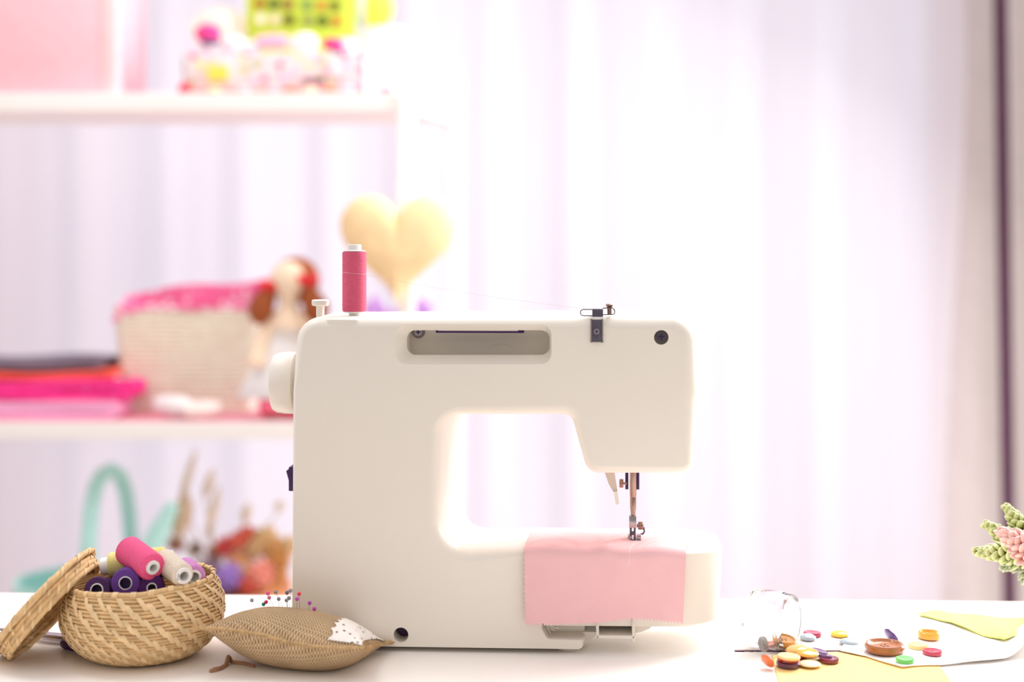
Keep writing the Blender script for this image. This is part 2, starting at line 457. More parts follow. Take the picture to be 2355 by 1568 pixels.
def frustum(loops):
    """loops: list of (px rect x0, y0, x1, y1, corner radius px, off) -> cutter in machine coordinates"""
    g = G(); v = []; n = 0
    for (x0, y0, x1, y1, r, off) in loops:
        o = rounded([(x0, y0, r, 0, 0), (x1, y0, r, 0, 0), (x1, y1, r, 0, 0), (x0, y1, r, 0, 0)], 6); n = len(o)
        for p in o:
            q = ML(p[0], p[1], 0.0); v.append((q.x, off, q.z))
    m = len(loops)
    f = [(k * n + i, k * n + (i + 1) % n, (k + 1) * n + (i + 1) % n, (k + 1) * n + i) for k in range(m - 1) for i in range(n)]
    f.append(tuple(range(n))); f.append(tuple((m - 1) * n + i for i in range(n - 1, -1, -1)))
    return g.add(v, f)
def rod(px, py, rpx, o0, o1, n=32, taper=1.0):
    """cylinder along the machine's depth, seen as a circle"""
    c = ML(px, py, 0.0); r = rpx * 0.000372; g = G()
    v = [(c.x + r * s * math.cos(2 * PI * k / n), o, c.z + r * s * math.sin(2 * PI * k / n)) for o, s in ((o0, 1), (o1, taper)) for k in range(n)]
    f = [(k, (k + 1) % n, n + (k + 1) % n, n + k) for k in range(n)] + [tuple(range(n - 1, -1, -1)), tuple(range(n, 2 * n))]
    return g.add(v, f)
cs = [mk('cutter', frustum([(908, 743, 1270, 839, 26, -0.002), (912, 747, 1267, 836, 24, 0.002), (932, 761, 1263, 818, 20, 0.011), (934, 756, 1263, 824, 18, 0.034)]), None, machine, world=False, ang=80),
      mk('cutter', rod(1521, 776, 16.5, -0.01, 0.014), None, machine, world=False),
      mk('cutter', rod(922, 1460, 17, -0.01, 0.022), None, machine, world=False)]
cut(body, cs)

def screw(px, py, rpx, off, m, parent=machine, name='screw'):
    g = rod(px, py, rpx, off, off + 0.004, 24)
    o = mk(name, g, m, parent, world=False)
    c = ML(px, py, 0.0); k = rpx * 0.000372
    gg = G(); gg.box((c.x - k * 0.6, off - 0.0006, c.z - k * 0.14), (c.x + k * 0.6, off + 0.0004, c.z + k * 0.14))
    gg.box((c.x - k * 0.14, off - 0.00055, c.z - k * 0.6), (c.x + k * 0.14, off + 0.0004, c.z + k * 0.6))
    mk('cross_slot', gg, DARK, o, world=False)
    return o
screw(1522, 775, 11.5, 0.0075, STEEL_DARK)
# recessed washer and screw inside the handle well
mk('screw_boss', rod(952, 768, 15, 0.0325, 0.0345, 28), mat('boss_grey', (150, 140, 138), 0.5), machine, world=False)
screw(952, 768, 9.5, 0.030, STEEL)
mk('hole_shade_disc', rod(922, 1460, 16.4, 0.0195, 0.0225, 28), DARK, machine, world=False)  # dark disc paints the shade inside the base hole
# folded carrying handle at the top of the well
def mbox(x0, y0, x1, y1, o0, o1, bev=0.0, ref=0.0):
    a = ML(x0, y1, ref); b = ML(x1, y0, ref)
    return G().box((a.x, o0, a.z), (b.x, o1, b.z), bev=bev)
handle = mk('carrying_handle', mbox(1003, 750, 1190, 763.5, 0.0125, 0.024, 0.0006), WHITE_PLASTIC, machine, world=False)
g = mbox(999, 763.5, 1203, 767, 0.0122, 0.024); g.add(*(lambda q: (q.v, q.f))(mbox(999, 752, 1003, 766, 0.0122, 0.024)))
g.add(*(lambda q: (q.v, q.f))(mbox(1190, 752, 1203, 766, 0.0122, 0.024)))
mk('handle_gap_shade', g, DARK, handle, world=False)  # dark strips paint the shaded gap around the handle bar
# small thumb mark low on the well's back wall
c = ML(1150, 803, 0.02)
g = G().tube([(c.x + 0.0095 * math.cos(a), 0.0338, c.z - 0.001 + 0.0046 * math.sin(a)) for a in [PI * k / 12 for k in range(13)]], 0.0003, 5)
mk('moulded_mark', g, WHITE_PLASTIC, machine, world=False)

# base foot under the arm, rubber feet
a = ML(1240, 1432, 0.02); b = ML(1346, 1470, 0.02)
mk('base_column', G().box((a.x, 0.019, b.z), (b.x, 0.095, a.z), bev=0.002), WHITE_PLASTIC, machine, world=False)
a = ML(1300, 1448, 0.03); b = ML(1371, 1489, 0.03)
pl = [ML(1300, 1443, 0.03), ML(1371, 1443, 0.03), ML(1371, 1450, 0.03), ML(1343, 1474, 0.03), ML(1300, 1474, 0.03)]
mk('base_plate', G().prism([(p.x, p.z) for p in pl], (0.016, 0.1)), WHITE_PLASTIC, machine, world=False, ang=20)
zb = ML(1307, 1484, 0.014).z + 0.001
for px, off in ((1307, 0.016), (735, 0.018), (1307, 0.09), (735, 0.09)):
    c = ML(px, 1480, off)
    mk('rubber_foot', G().lathe([(0, 0.0), (0.0085, 0.0), (0.0095, 0.0012), (0.0098, zb + 0.001), (0, zb + 0.001)], 28, Matrix.Translation((c.x, off, 0))),
       mat('pale_rubber', (222, 214, 204), 0.7), machine, world=False)

# free arm
def plan_block(pts, z0, z1, fil, inset_bottom=0.0, seg=6):
    """plan outline (x, y) extruded z0..z1 with rounded top edge"""
    n = len(pts); pts = [Vector(p) for p in pts]; nor = []
    ar = sum(pts[i - 1].x * pts[i].y - pts[i].x * pts[i - 1].y for i in range(n)); sg = 1 if ar > 0 else -1
    for i in range(n):
        t = Vector((0, 0))
        for e in (pts[i] - pts[i - 1], pts[(i + 1) % n] - pts[i]):
            if e.length > 1e-9: t += e.normalized()
        t.normalize(); nor.append(Vector((-t.y, t.x)) * sg)
    v = []; L = []
    for k in range(seg + 1):
        q = k / seg * PI / 2
        L.append((fil * (1 - math.sin(q)), z1 - fil * (1 - math.cos(q))))
    L.append((inset_bottom, z0 + 0.002)); L.append((inset_bottom + 0.002, z0))
    for ins, z in L:
        for i in range(n):
            p = pts[i] + nor[i] * ins; v.append((p.x, p.y, z))
    m = len(L)
    f = [(k * n + i, k * n + (i + 1) % n, (k + 1) * n + (i + 1) % n, (k + 1) * n + i) for k in range(m - 1) for i in range(n)]
    f.append(tuple(range(n))); f.append(tuple((m - 1) * n + i for i in range(n - 1, -1, -1)))
    return G().add(v, f)
ATOP = ML(1250, 1259, 0.014).z
ABOT = ML(1600, 1424, 0.03).z
xl = ML(1246, 1300, 0.0).x; xr = ML(1660, 1300, 0.045).x
pl = [(xl, 0.0), (xr - 0.045, 0.0)]
for k in range(1, 12):
    q = k / 12 * PI / 2
    pl.append((xr - 0.045 + 0.045 * math.sin(q), 0.042 * (1 - math.cos(q))))
for k in range(0, 10):
    q = k / 9 * PI / 2
    pl.append((xr - 0.03 + 0.03 * math.cos(q), 0.072 + 0.03 * math.sin(q)))
pl.append((xl, 0.102))
mk('free_arm', plan_block(pl, ABOT, ATOP, 0.0035, 0.003), WHITE_PLASTIC, machine, world=False)
# shuttle cover hanging open under the arm
g = mbox(1372, 1447, 1460, 1453, 0.0, 0.05, 0.0004, 0.02)
for bx in ((1372, 1405, 1377, 1453, 0.0, 0.05), (1452, 1405, 1458, 1462, 0.0, 0.05), (1372, 1405, 1458, 1453, 0.046, 0.05)):
    q = mbox(*bx, 0.0004, 0.02); g.add(q.v, q.f)
cov = mk('shuttle_cover', g, WHITE_PLASTIC, machine, world=False)
pts = [ML(1458, 1420, 0.02), ML(1506, 1420, 0.02), ML(1504, 1430, 0.02), ML(1492, 1440, 0.02), ML(1475, 1447, 0.02), ML(1458, 1450, 0.02)]
mk('flap', G().prism([(p.x, p.z) for p in pts], (0.012, 0.04)), WHITE_PLASTIC, cov, world=False, ang=20)

# hand wheel on the left end
c = ML(681, 880, 0.055); L = c.x - ML(629, 880, 0.055).x
g = G().lathe([(0, L), (0.021, L), (0.0245, L - 0.001), (0.0262, L - 0.004), (0.0272, L * 0.5), (0.0274, 0.002), (0.026, 0.0), (0.012, -0.001), (0.012, -0.006), (0, -0.006)], 56,
              Matrix.Translation((c.x, 0.055, c.z)) @ Matrix.Rotation(-PI / 2, 4, 'Y'))
mk('hand_wheel', g, WHITE_PLASTIC, machine, world=False)
# power switch
a = ML(669, 1070, 0.04); b = ML(682, 1125, 0.04)
sw = mk('power_switch', G().box((a.x, 0.03, b.z), (b.x, 0.052, a.z), bev=0.0008), DARK, machine, world=False)
pp = [ML(x, y, 0.04) for x, y in ((662, 1080), (670, 1074), (672, 1118))]
mk('rocker', G().prism([(p.x, p.z) for p in pp], (0.033, 0.049)), DARK, sw, world=False, ang=20)
# bobbin winder and spool seat on top
def mlathe(px, off, prof_px, n=28, base=None):
    """prof_px: (radius px, py) pairs on a vertical axis at px"""
    k = (ML(px + 100, 700, off).x - ML(px, 700, off).x) / 100
    c = ML(px, 700, off)
    return G().lathe([(r * k, ML(px, py, off).z) for r, py in prof_px], n, Matrix.Translation((c.x, off, 0)))
mk('bobbin_winder', mlathe(736.5, 0.03, [(0, 689), (17, 689), (19.5, 691), (19.5, 700), (17, 703), (9.5, 704), (9, 730), (0, 730)]), WHITE_PLASTIC, machine, world=False)
pl = rounded([(750, 0, 12, 0, 0), (828, 0, 14, 0, 0), (828, 110, 10, 0, 0), (750, 110, 10, 0, 0)], 6)
kx = 0.000372; x0 = ML(750, 740, 0.004).x
pts = [(x0 + (p[0] - 750) * kx, 0.0008 + p[1] * kx) for p in pl]
mk('spool_seat', plan_block(pts, ML(780, 753, 0.004).z, ML(780, 733.5, 0.004).z, 0.0012), WHITE_PLASTIC, machine, world=False)
mk('spool_pin', mlathe(815, 0.026, [(0, 566), (6, 566), (7, 570), (7, 735), (0, 735)], 16), SPOOL_WHITE, machine, world=False)

# rear thread guide: bracket, two wire loops, knob
gd = mk('thread_guide', mbox(1360, 735, 1385, 784, -0.0012, 0.004, 0.0004), STEEL_DARK, machine, world=False)
g = mbox(1358, 733, 1361, 787, -0.0018, 0.004); q = mbox(1384.5, 733, 1387, 787, -0.0018, 0.004); g.add(q.v, q.f)
q = mbox(1358, 784, 1387, 787, -0.0018, 0.004); g.add(q.v, q.f)
mk('bracket_rim', g, STEEL, gd, world=False)
mk('upper_plate', mbox(1362, 710.5, 1387, 729, 0.002, 0.012, 0.0006, 0.003), STEEL_DARK, gd, world=False)
mk('cap_plate', mbox(1361, 729, 1388, 735.5, -0.0006, 0.012, 0.0004, 0.0), SPOOL_WHITE, gd, world=False)
def wire(pts_px, off, r, parent, name='wire_loop'):
    return mk(name, G().tube([ML(x, y, off) for x, y in pts_px], r, 8), STEEL_DARK, parent, world=False)
wire([(1366, 711.5), (1342, 711.5), (1337, 713), (1335, 716), (1335, 721), (1337, 724), (1343, 726), (1366, 726)], 0.005, 0.00045, gd)
wire([(1386, 708.5), (1408, 708.5), (1412, 711), (1414, 716), (1413, 721), (1409, 723), (1386, 723.5)], 0.005, 0.00045, gd)
mk('guide_knob', mlathe(1402, 0.007, [(0, 698.5), (7, 698.5), (9, 700), (9, 704), (5, 705.5), (8, 707), (8, 708), (5.5, 709), (5.5, 722), (0, 722)], 20), BRONZE, gd, world=False)
screw(1372, 762, 6.6, -0.0022, STEEL, gd, 'guide_screw')
mk('lug', rod(1371, 776, 4, -0.0018, 0.0, 16), STEEL_DARK, gd, world=False)

# needle area under the head
NO = 0.045
def nbox(x0, y0, x1, y1, dep=0.004, off=NO, bev=0.0003): return mbox(x0, y0, x1, y1, off - dep / 2, off + dep / 2, bev, off)
pts = [ML(x, y, 0.03) for x, y in ((1388, 1078), (1412, 1078), (1420, 1128), (1410, 1129), (1400, 1112))]
lev = mk('presser_lever', G().prism([(p.x, p.z) for p in pts], (0.027, 0.032)), mat('lever_plastic', (214, 200, 186), 0.45), machine, world=False, ang=20)
pts = [ML(x, y, 0.0295) for x, y in ((1411, 1129), (1419.5, 1127.5), (1424, 1156), (1416, 1159))]
mk('lever_tip', G().prism([(p.x, p.z) for p in pts], (0.0255, 0.0335)), WHITE_PLASTIC, lev, world=False, ang=20)
mk('presser_bar', mlathe(1456, NO, [(0, 1078), (7.6, 1078), (7.6, 1140), (7.0, 1141), (7.0, 1143), (7.2, 1144), (7.0, 1165), (5.2, 1184), (5, 1192), (0, 1192)], 24), BRONZE, machine, world=False)
mk('needle_bar', nbox(1438, 1078, 1445, 1124, 0.006, NO + 0.012), DARK, machine, world=False)
mk('needle_clamp', nbox(1463, 1078, 1470, 1124, 0.008, NO + 0.01), DARK, machine, world=False)
c = ML(1429.5, 1114, NO); k = 0.00039
g = G().lathe([(0, 0), (9 * k, 0), (10 * k, 1.5 * k), (10 * k, 7.5 * k), (9 * k, 9 * k), (3 * k, 9 * k), (3 * k, 16 * k), (0, 16 * k)], 24, Matrix.Translation((c.x - 4.6 * k, NO + 0.006, c.z)) @ Matrix.Rotation(PI / 2, 4, 'Y'))
mk('clamp_screw', g, BRONZE, machine, world=False)
needle = mk('needle', mlathe(1458, NO + 0.01, [(0, 1120), (2.2, 1120), (2.0, 1190), (1.2, 1195), (1.0, 1240), (0, 1244)], 10), STEEL, machine, world=False)
foot = mk('presser_foot', nbox(1447, 1185, 1463, 1212, 0.007), STEEL, machine, world=False)
g = nbox(1448, 1210, 1453, 1240, 0.005); 
for bx in ((1458, 1205, 1462, 1240, 0.005), (1449, 1222, 1462, 1229, 0.006)):
    q = nbox(*bx); g.add(q.v, q.f)
mk('shank', g, STEEL_DARK, foot, world=False)
g = nbox(1441, 1238, 1475, 1243.5, 0.016, NO, 0.0008)
for bx in ((1444, 1229, 1452, 1240, 0.009), (1464, 1229, 1474, 1240, 0.009)):
    q = nbox(*bx); g.add(q.v, q.f)
mk('sole', g, STEEL, foot, world=False)
c = ML(1466, 1208.5, NO); 
g = G().lathe([(0, 0), (4 * k, 0), (4 * k, 3 * k), (8 * k, 3 * k), (8.8 * k, 4.5 * k), (8.8 * k, 13 * k), (7.5 * k, 14.5 * k), (0, 14.5 * k)], 24, Matrix.Translation((c.x - 1.5 * k, NO, c.z)) @ Matrix.Rotation(PI / 2, 4, 'Y'))
mk('foot_screw', g, BRONZE, foot, world=False)
g = G().tube([ML(1480, 1212, NO), ML(1482, 1222, NO), ML(1478, 1228, NO), ML(1474, 1226, NO)], 0.0009, 8)
mk('foot_lever', g, STEEL_DARK, foot, world=False)

# ------------------------------------------------------------------ pink fabric under the presser foot
def fabric_pt(u, v):
    """u across 0..1 (left to right), v from the back edge over the arm's front edge and down"""
    vt = 0.34
    left_top = ML(1222, 1231, 0.078); right_top = ML(1598, 1231, 0.078)
    lf = ML(1206, 1268, 0.0); rf = ML(1577, 1268, 0.0)
    lb = ML(1209, 1433, -0.003); rb = ML(1570, 1430, -0.003)
    zig = 0.0
    xf = lf.x + (rf.x - lf.x) * u
    if v < vt:
        s = v / vt
        xt = left_top.x + (right_top.x - left_top.x) * u
        x = xt + (xf - xt) * s
        y = 0.078 + (0.005 - 0.078) * s
        z = ATOP + 0.0008
        foot_u = 0.67
        rid = math.exp(-((u - foot_u) / 0.05) ** 2)
        z += 0.0030 * s * math.exp(-((u - 0.50 - 0.16 * (1 - s)) / 0.07) ** 2) + 0.0012 * s * math.exp(-((u - 0.85) / 0.12) ** 2) + 0.0008 * s * (1 + math.sin(9 * u))
        return Vector((x, y, z))
    s = (v - vt) / (1 - vt)
    xb = lb.x + (rb.x - lb.x) * u
    hang = lambda: (xf + (xb - xf) * s)
    zt = ATOP + 0.0008 + 0.0030 * math.exp(-((u - 0.50) / 0.07) ** 2) + 0.0012 * math.exp(-((u - 0.85) / 0.12) ** 2) + 0.0008 * (1 + math.sin(9 * u))
    zbm = lb.z + (rb.z - lb.z) * u + 0.0032 * math.exp(-((u - 0.72) / 0.2) ** 2)
    ov = min(1.0, s / 0.07)                       # rounding over the edge
    y = 0.005 - 0.009 * math.sin(ov * PI / 2)
    y += -0.0016 * s * (1 + math.sin(7 * u + 0.6)) - 0.0012 * math.exp(-((u - 0.62 + 0.1 * s) / 0.05) ** 2) * (1 - s)
    drop = (1 - math.cos(ov * PI / 2)) * 0.006 if s < 0.07 else 0.006 + (s - 0.07) / 0.93 * (zt - 0.006 - zbm)
    return Vector((hang(), y, zt - drop))
NU, NV = 184, 46
def fabric(u, v):
    p = fabric_pt(u, v); i = round(u * NU); j = round(v * NV)
    if j == NV: p.z += 0.0009 if i % 4 < 2 else -0.0009
    if i == 0: p.x += 0.0007 if j % 2 else -0.0007
    return RM @ p
cloth = mk('pink_fabric', G().sheet(fabric, NU, NV, 0.0005),
           mat_weave('pink_cotton', (251, 204, 206), (243, 186, 190), 0.0007, 0.35, (0, 2), 0.0002, rough=0.9), ang=60)
tag(recentre(cloth, RM @ ML(1400, 1268, 0.03)), 'pale pink cotton with pinked edges draped over the machine arm under the presser foot', 'fabric')
a = RM @ (fabric_pt(0.66, 0.30) + Vector((0, 0, 0.0006))); 
g = G().tube([RM @ (fabric_pt(0.665 - 0.02 * k / 8, 0.24 + 0.22 * k / 8) + Vector((0, -0.0004, 0.0004))) for k in range(9)], 0.00025, 6)
mk('seam_stitching', g, SPOOL_WHITE, cloth)
g = G()
for k in range(3):
    a0 = fabric_pt(0.13 + 0.012 * k, 1.0)
    g.tube([RM @ (a0 + Vector((0.004 * s + 0.002 * k * s, -0.0005, -0.0075 * s * (1 - 0.3 * k * s)))) for s in (0, 0.35, 0.7, 1.0)], 0.00014, 4)
mk('frayed_threads', g, SPOOL_WHITE, cloth)

# ------------------------------------------------------------------ thread spools
def spool(label, front, axis, length, rad, col, cname, core=0.42, hole=0.3, ext=0.0022, taper=0.0, core_mat=None, bore=None, name='thread_spool', group='spools in the straw basket'):
    ax = Vector(axis).normalized(); back = Vector(front) - ax * length
    o = bpy.data.objects.new(name, None); COL.objects.link(o); o.empty_display_size = 0.01
    o.location = back; o.rotation_mode = 'QUATERNION'; o.rotation_quaternion = ax.to_track_quat('Z', 'Y')
    tag(o, label, 'spool', group)
    rc, rh = rad * core, rad * hole; z0, z1 = ext, length - ext
    prof = [(rh, 0), (rc, 0), (rc, z0), (rc * 0.98, z0 + 0.0005), (rc * 0.98, z1), (rc, z1), (rc * 1.0, length - 0.0003), (rc * 0.95, length), (rh, length), (rh, length - 0.0003)]
    mk('core', G().lathe(prof, 36, closed=True), core_mat or SPOOL_WHITE, o, world=False)
    r0 = rad * (1 - taper)
    prof = [(rc * 0.99, z0), (rad * 0.93, z0), (rad, z0 + 0.0012)]
    n = 40
    for k in range(n + 1):
        t = k / n; prof.append((rad + (r0 - rad) * t + 0.00010 * math.sin(k * 2.4), z0 + 0.0014 + (z1 - z0 - 0.003) * t))
    prof += [(r0 * 0.985, z1 - 0.0008), (r0 * 0.93, z1 - 0.0001), (r0 * 0.7, z1 + 0.0002), (rc * 0.99, z1)]
    mk('thread', G().lathe(prof, 48), mat_thread('thread_' + cname, col), o, world=False)
    if bore: mk('bore', G().lathe([(0, length - 0.007), (rh * 1.01, length - 0.007), (rh * 1.01, length - 0.0012), (rh * 0.97, length - 0.0012), (rh * 0.97, length - 0.0066), (0, length - 0.0066)], 28), mat('bore_' + cname, bore, 0.6), o, world=False)
    return o
# the one on the machine's spool pin
so = 0.026
b0 = RM @ ML(815, 736, so); b0 = RM @ Vector(((ML(815, 736, so)).x, so, ML(815, 735, so).z))
t0 = RM @ Vector((ML(815, 562, so).x, so, ML(815, 562, so).z))
H = t0.z - b0.z; kk = 0.000378
sp = bpy.data.objects.new('thread_spool', None); COL.objects.link(sp); sp.location = b0; sp.empty_display_size = 0.01
tag(sp, 'rose pink thread spool upright on the spool pin on top of the machine', 'spool')
zz = lambda py: (735 - py) * H / 173.0
mk('core', G().lathe([(8 * kk, 0), (13 * kk, 0), (13 * kk, zz(720)), (26 * kk, zz(718)), (26 * kk, zz(716)), (20 * kk, zz(715)), (20 * kk, zz(579)), (26 * kk, zz(578)), (26 * kk, zz(576.5)), (16 * kk, zz(575)), (16 * kk, zz(563)), (15 * kk, zz(562)), (8 * kk, zz(562))], 40, closed=True), SPOOL_WHITE, sp, world=False)
prof = [(20 * kk, zz(716)), (26.5 * kk, zz(715.5)), (27.5 * kk, zz(712))]
for k in range(41): prof.append(((27.5 + 0.25 * math.sin(k * 2.4)) * kk, zz(711 - 128 * k / 40)))
prof += [(26.5 * kk, zz(579)), (20 * kk, zz(578))]
mk('thread', G().lathe(prof, 56), mat_thread('thread_rose', (232, 98, 130)), sp, world=False)
a = RM @ Vector((ML(842, 632, so).x, so - 0.002, ML(842, 632, so).z)); b = RM @ Vector((ML(1362, 712, 0.006).x, 0.006, ML(1362, 712, 0.006).z))
g = G().tube([a + (b - a) * t + Vector((0, 0, -0.0022 * math.sin(PI * t))) for t in [k / 24 for k in range(25)]], 0.00010, 5)
hx = [RM @ Vector((ML(815, 0, so).x + 27.8 * kk * math.cos(q), so + 27.8 * kk * math.sin(q), ML(815, 624 + 8 * (q + PI) / PI, so).z)) for q in [-PI + PI * k / 16 for k in range(17)]]
g.tube(hx, 0.00014, 5)
mk('loose_thread', g, mat('thread_strand', (246, 206, 212), 0.7), sp)

# ------------------------------------------------------------------ straw basket
BD = 1.19
BC = P(329, 1503, BD); BC.z = TAB
prof_b = [(0.036, 0.0016), (0.0445, 0.0035), (0.0525, 0.0085), (0.0590, 0.0150), (0.0638, 0.0225), (0.0666, 0.0305), (0.0672, 0.0385), (0.0658, 0.0465), (0.0630, 0.0545), (0.0588, 0.0622)]
def along(prof, s):
    L = [0]
    for a, b in zip(prof, prof[1:]): L.append(L[-1] + math.hypot(b[0] - a[0], b[1] - a[1]))
    t = s * L[-1]
    for i in range(len(L) - 1):
        if t <= L[i + 1] + 1e-12:
            q = (t - L[i]) / (L[i + 1] - L[i]); a, b = prof[i], prof[i + 1]
            r, z = a[0] + (b[0] - a[0]) * q, a[1] + (b[1] - a[1]) * q
            d = math.hypot(b[0] - a[0], b[1] - a[1]); return r, z, (b[1] - a[1]) / d, -(b[0] - a[0]) / d
    return prof[-1] + (1, 0)
basket = thing('straw_basket', 'round woven straw basket filled with thread spools, left of the pincushion', 'basket', BC)
def warp(x, y, z):
    """the basket sits a little lower on its left"""
    k = z / 0.062
    return Vector((x, y, z + k * k * (0.05 * x) + 0.0012 * k * noise.noise(Vector((x * 30, y * 30, 0)))))
ROWS = 13
g = G()
for r_ in range(ROWS):
    for half in (0.27, 0.73):
        s = (r_ + half) / ROWS; r, z, nx, nz = along(prof_b, s)
        pts = []
        for k in range(120):
            a = 2 * PI * k / 120; w_ = 0.00025 * noise.noise(Vector((math.cos(a) * 6, math.sin(a) * 6, r_ * 3.1 + half)))
            pts.append(warp((r + w_ - 0.0006) * math.cos(a), (r + w_ - 0.0006) * math.sin(a), z + 2 * w_) + BC)
        g.tube(pts, 0.0014, 6, closed=True)
mk('coils', g, STRAW, basket, ang=80)
g = G(); NS = 24
for r_ in range(ROWS - 1):
    for k in range(NS):
        a0 = 2 * PI * (k - 0.46 * r_) / NS + random.uniform(-0.018, 0.018)
        wd = random.uniform(0.0019, 0.0026); span = 2.0
        lean = -random.uniform(0.115, 0.15)
        v = []; f = []; n = 8
        for q in range(n + 1):
            t = q / n
            s = max(0.001, min(0.999, (r_ + span * t - 0.02) / ROWS)); r, z, nx, nz = along(prof_b, s)
            bulge = 0.0013 * math.sin(PI * t) ** 0.5 - 0.0012
            a = a0 + lean * (t - 0.5) * 2 * 0.5
            for e in (-1, 0, 1):
                aa = a + e * wd / r; bb = bulge + (0.00045 if e == 0 else 0)
                v.append(warp((r + nx * (bb + 0.0010)) * math.cos(aa), (r + nx * (bb + 0.0010)) * math.sin(aa), z + nz * (bb + 0.0010)) + BC)
        for q in range(n):
            for e in range(2): f.append((q * 3 + e, q * 3 + e + 1, q * 3 + e + 4, q * 3 + e + 3))
        g.add(v, f)
mk('wrapping_strips', g, STRAW_LIGHT, basket, ang=60)
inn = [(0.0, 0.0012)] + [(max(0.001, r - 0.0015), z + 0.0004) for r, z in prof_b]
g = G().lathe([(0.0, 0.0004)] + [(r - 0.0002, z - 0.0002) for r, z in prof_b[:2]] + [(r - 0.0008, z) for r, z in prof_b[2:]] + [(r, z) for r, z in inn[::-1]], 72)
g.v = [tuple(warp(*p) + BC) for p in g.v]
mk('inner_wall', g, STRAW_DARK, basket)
# wrapped rim coil
g = G(); RR, RZ = prof_b[-1][0] - 0.0006, prof_b[-1][1] + 0.0012
g.tube([warp(RR * math.cos(a), RR * math.sin(a), RZ) + BC for a in [2 * PI * k / 120 for k in range(120)]], 0.0019, 10, closed=True)
rim = mk('rim', g, STRAW, basket, ang=80)
g = G()
for k in range(26):
    a0 = 2 * PI * k / 26 + random.uniform(-0.015, 0.015); v = []; f = []
    for q in range(11):
        b = -PI * 0.35 + PI * 1.35 * q / 10; rr = 0.0023
        for e in (-1, 1):
            a = a0 + e * 0.040 + 0.03 * q / 10
            v.append(warp((RR + rr * math.cos(b)) * math.cos(a), (RR + rr * math.cos(b)) * math.sin(a), RZ + rr * math.sin(b)) + BC)
    for q in range(10): f.append((2 * q, 2 * q + 1, 2 * q + 3, 2 * q + 2))
    g.add(v, f)
mk('rim_wrapping', g, STRAW_LIGHT, rim, ang=80)

# lid leaning on the left side of the basket
LR = 0.055; la = math.radians(49)
LC = P(101, 1400, 1.185); LC.z = TAB + LR * math.sin(la) + 0.0045
LMx = Matrix.Translation(LC) @ Matrix.Rotation(math.radians(-4), 4, 'Z') @ Matrix.Rotation(-la, 4, 'Y')
lid = bpy.data.objects.new('basket_lid', None); COL.objects.link(lid); lid.matrix_basis = LMx; lid.empty_display_size = 0.01
tag(lid, 'woven straw lid leaning against the left side of the straw basket', 'lid')
g = G(); coils = []
r = 0.004
while r < LR - 0.002: coils.append((r, 0.0035 * (1 - (r / LR) ** 2))); r += 0.0046
coils += [(LR, -0.0008), (LR - 0.0052, -0.0045), (LR - 0.0052, -0.0085), (LR - 0.0056, -0.0125)]
for i, (r, z) in enumerate(coils):
    pts = []
    for k in range(96):
        a = 2 * PI * k / 96; wv = 0.0004 * noise.noise(Vector((math.cos(a) * 4, math.sin(a) * 4, i * 2.3)))
        pts.append(((r + wv) * math.cos(a), (r + wv) * math.sin(a), z + wv))
    g.tube(pts, 0.0025 if r > 0.049 else 0.0023, 8, closed=True)
mk('coils', g, STRAW, lid, world=False, ang=80)
g = G()
for i, (r, z) in enumerate(coils):
    ns = max(6, int(2 * PI * r / 0.0185)); rr = 0.0029 if r > 0.049 else 0.0027
    for k in range(ns):
        a0 = 2 * PI * (k + 0.37 * i) / ns + random.uniform(-0.02, 0.02); v = []; f = []; wdt = 0.0016 / max(r, 0.004)
        for q in range(13):
            b = 2 * PI * q / 12
            for e in (-1, 1):
                a = a0 + e * wdt + 0.0035 * math.sin(b) / max(r, 0.006)
                v.append(((r + rr * math.cos(b)) * math.cos(a), (r + rr * math.cos(b)) * math.sin(a), z + rr * math.sin(b)))
        for q in range(12): f.append((2 * q, 2 * q + 1, 2 * q + 3, 2 * q + 2))
        g.add(v, f)
mk('wrapping_strips', g, STRAW_LIGHT, lid, world=False, ang=80)
g = G()
for k in range(60):                                   # loose straw ends inside the lid
    a = random.uniform(0, 2 * PI); r0 = random.uniform(0.012, 0.046); L = random.uniform(0.006, 0.016); b = a + random.uniform(-1.2, 1.2)
    p = Vector((r0 * math.cos(a), r0 * math.sin(a), -0.0015)); dr = Vector((math.cos(b), math.sin(b), -random.uniform(0.05, 0.4))) * L
    sd = Vector((-math.sin(b), math.cos(b), 0)) * 0.0009
    g.add([p - sd, p + sd, p + dr * 0.6 + sd * 0.8, p + dr, p + dr * 0.6 - sd * 0.8], [(0, 1, 2, 3, 4)])
mk('loose_straw', g, mat('straw_ends', (240, 190, 120), 0.6, 0.15, 90), lid, world=False)

# spools heaped in the basket
spool('hot pink thread spool lying on top of the heap in the straw basket', P(353, 1306, 1.150), (0.66, -0.74, -0.17), 0.047, 0.0122, (250, 96, 146), 'pink', 0.48, 0.27, 0.0022, 0.06)
spool('purple thread spool facing forward below the hot pink spool in the basket', P(288, 1341, 1.149), (0.06, -0.99, 0.08), 0.044, 0.0117, (104, 62, 146), 'purple', 0.47, 0.4, 0.0004, bore=(60, 34, 96))
spool('dark plum thread spool at the basket\'s left, half hidden by the rim', P(222, 1357, 1.150), (-0.05, -0.96, 0.26), 0.044, 0.0110, (74, 40, 88), 'plum', 0.5, 0.42, 0.0004, bore=(50, 28, 70))
spool('cream thread spool right of the hot pink spool in the basket', P(424, 1325, 1.148), (0.60, -0.78, -0.12), 0.044, 0.0108, (240, 226, 204), 'cream', 0.62, 0.36, 0.003, 0.12)
spool('lilac thread spool at the basket\'s right edge behind the cream spool', P(447, 1327, 1.170), (0.42, -0.90, 0.0), 0.036, 0.0098, (222, 150, 212), 'lilac', 0.6, 0.4, 0.001)
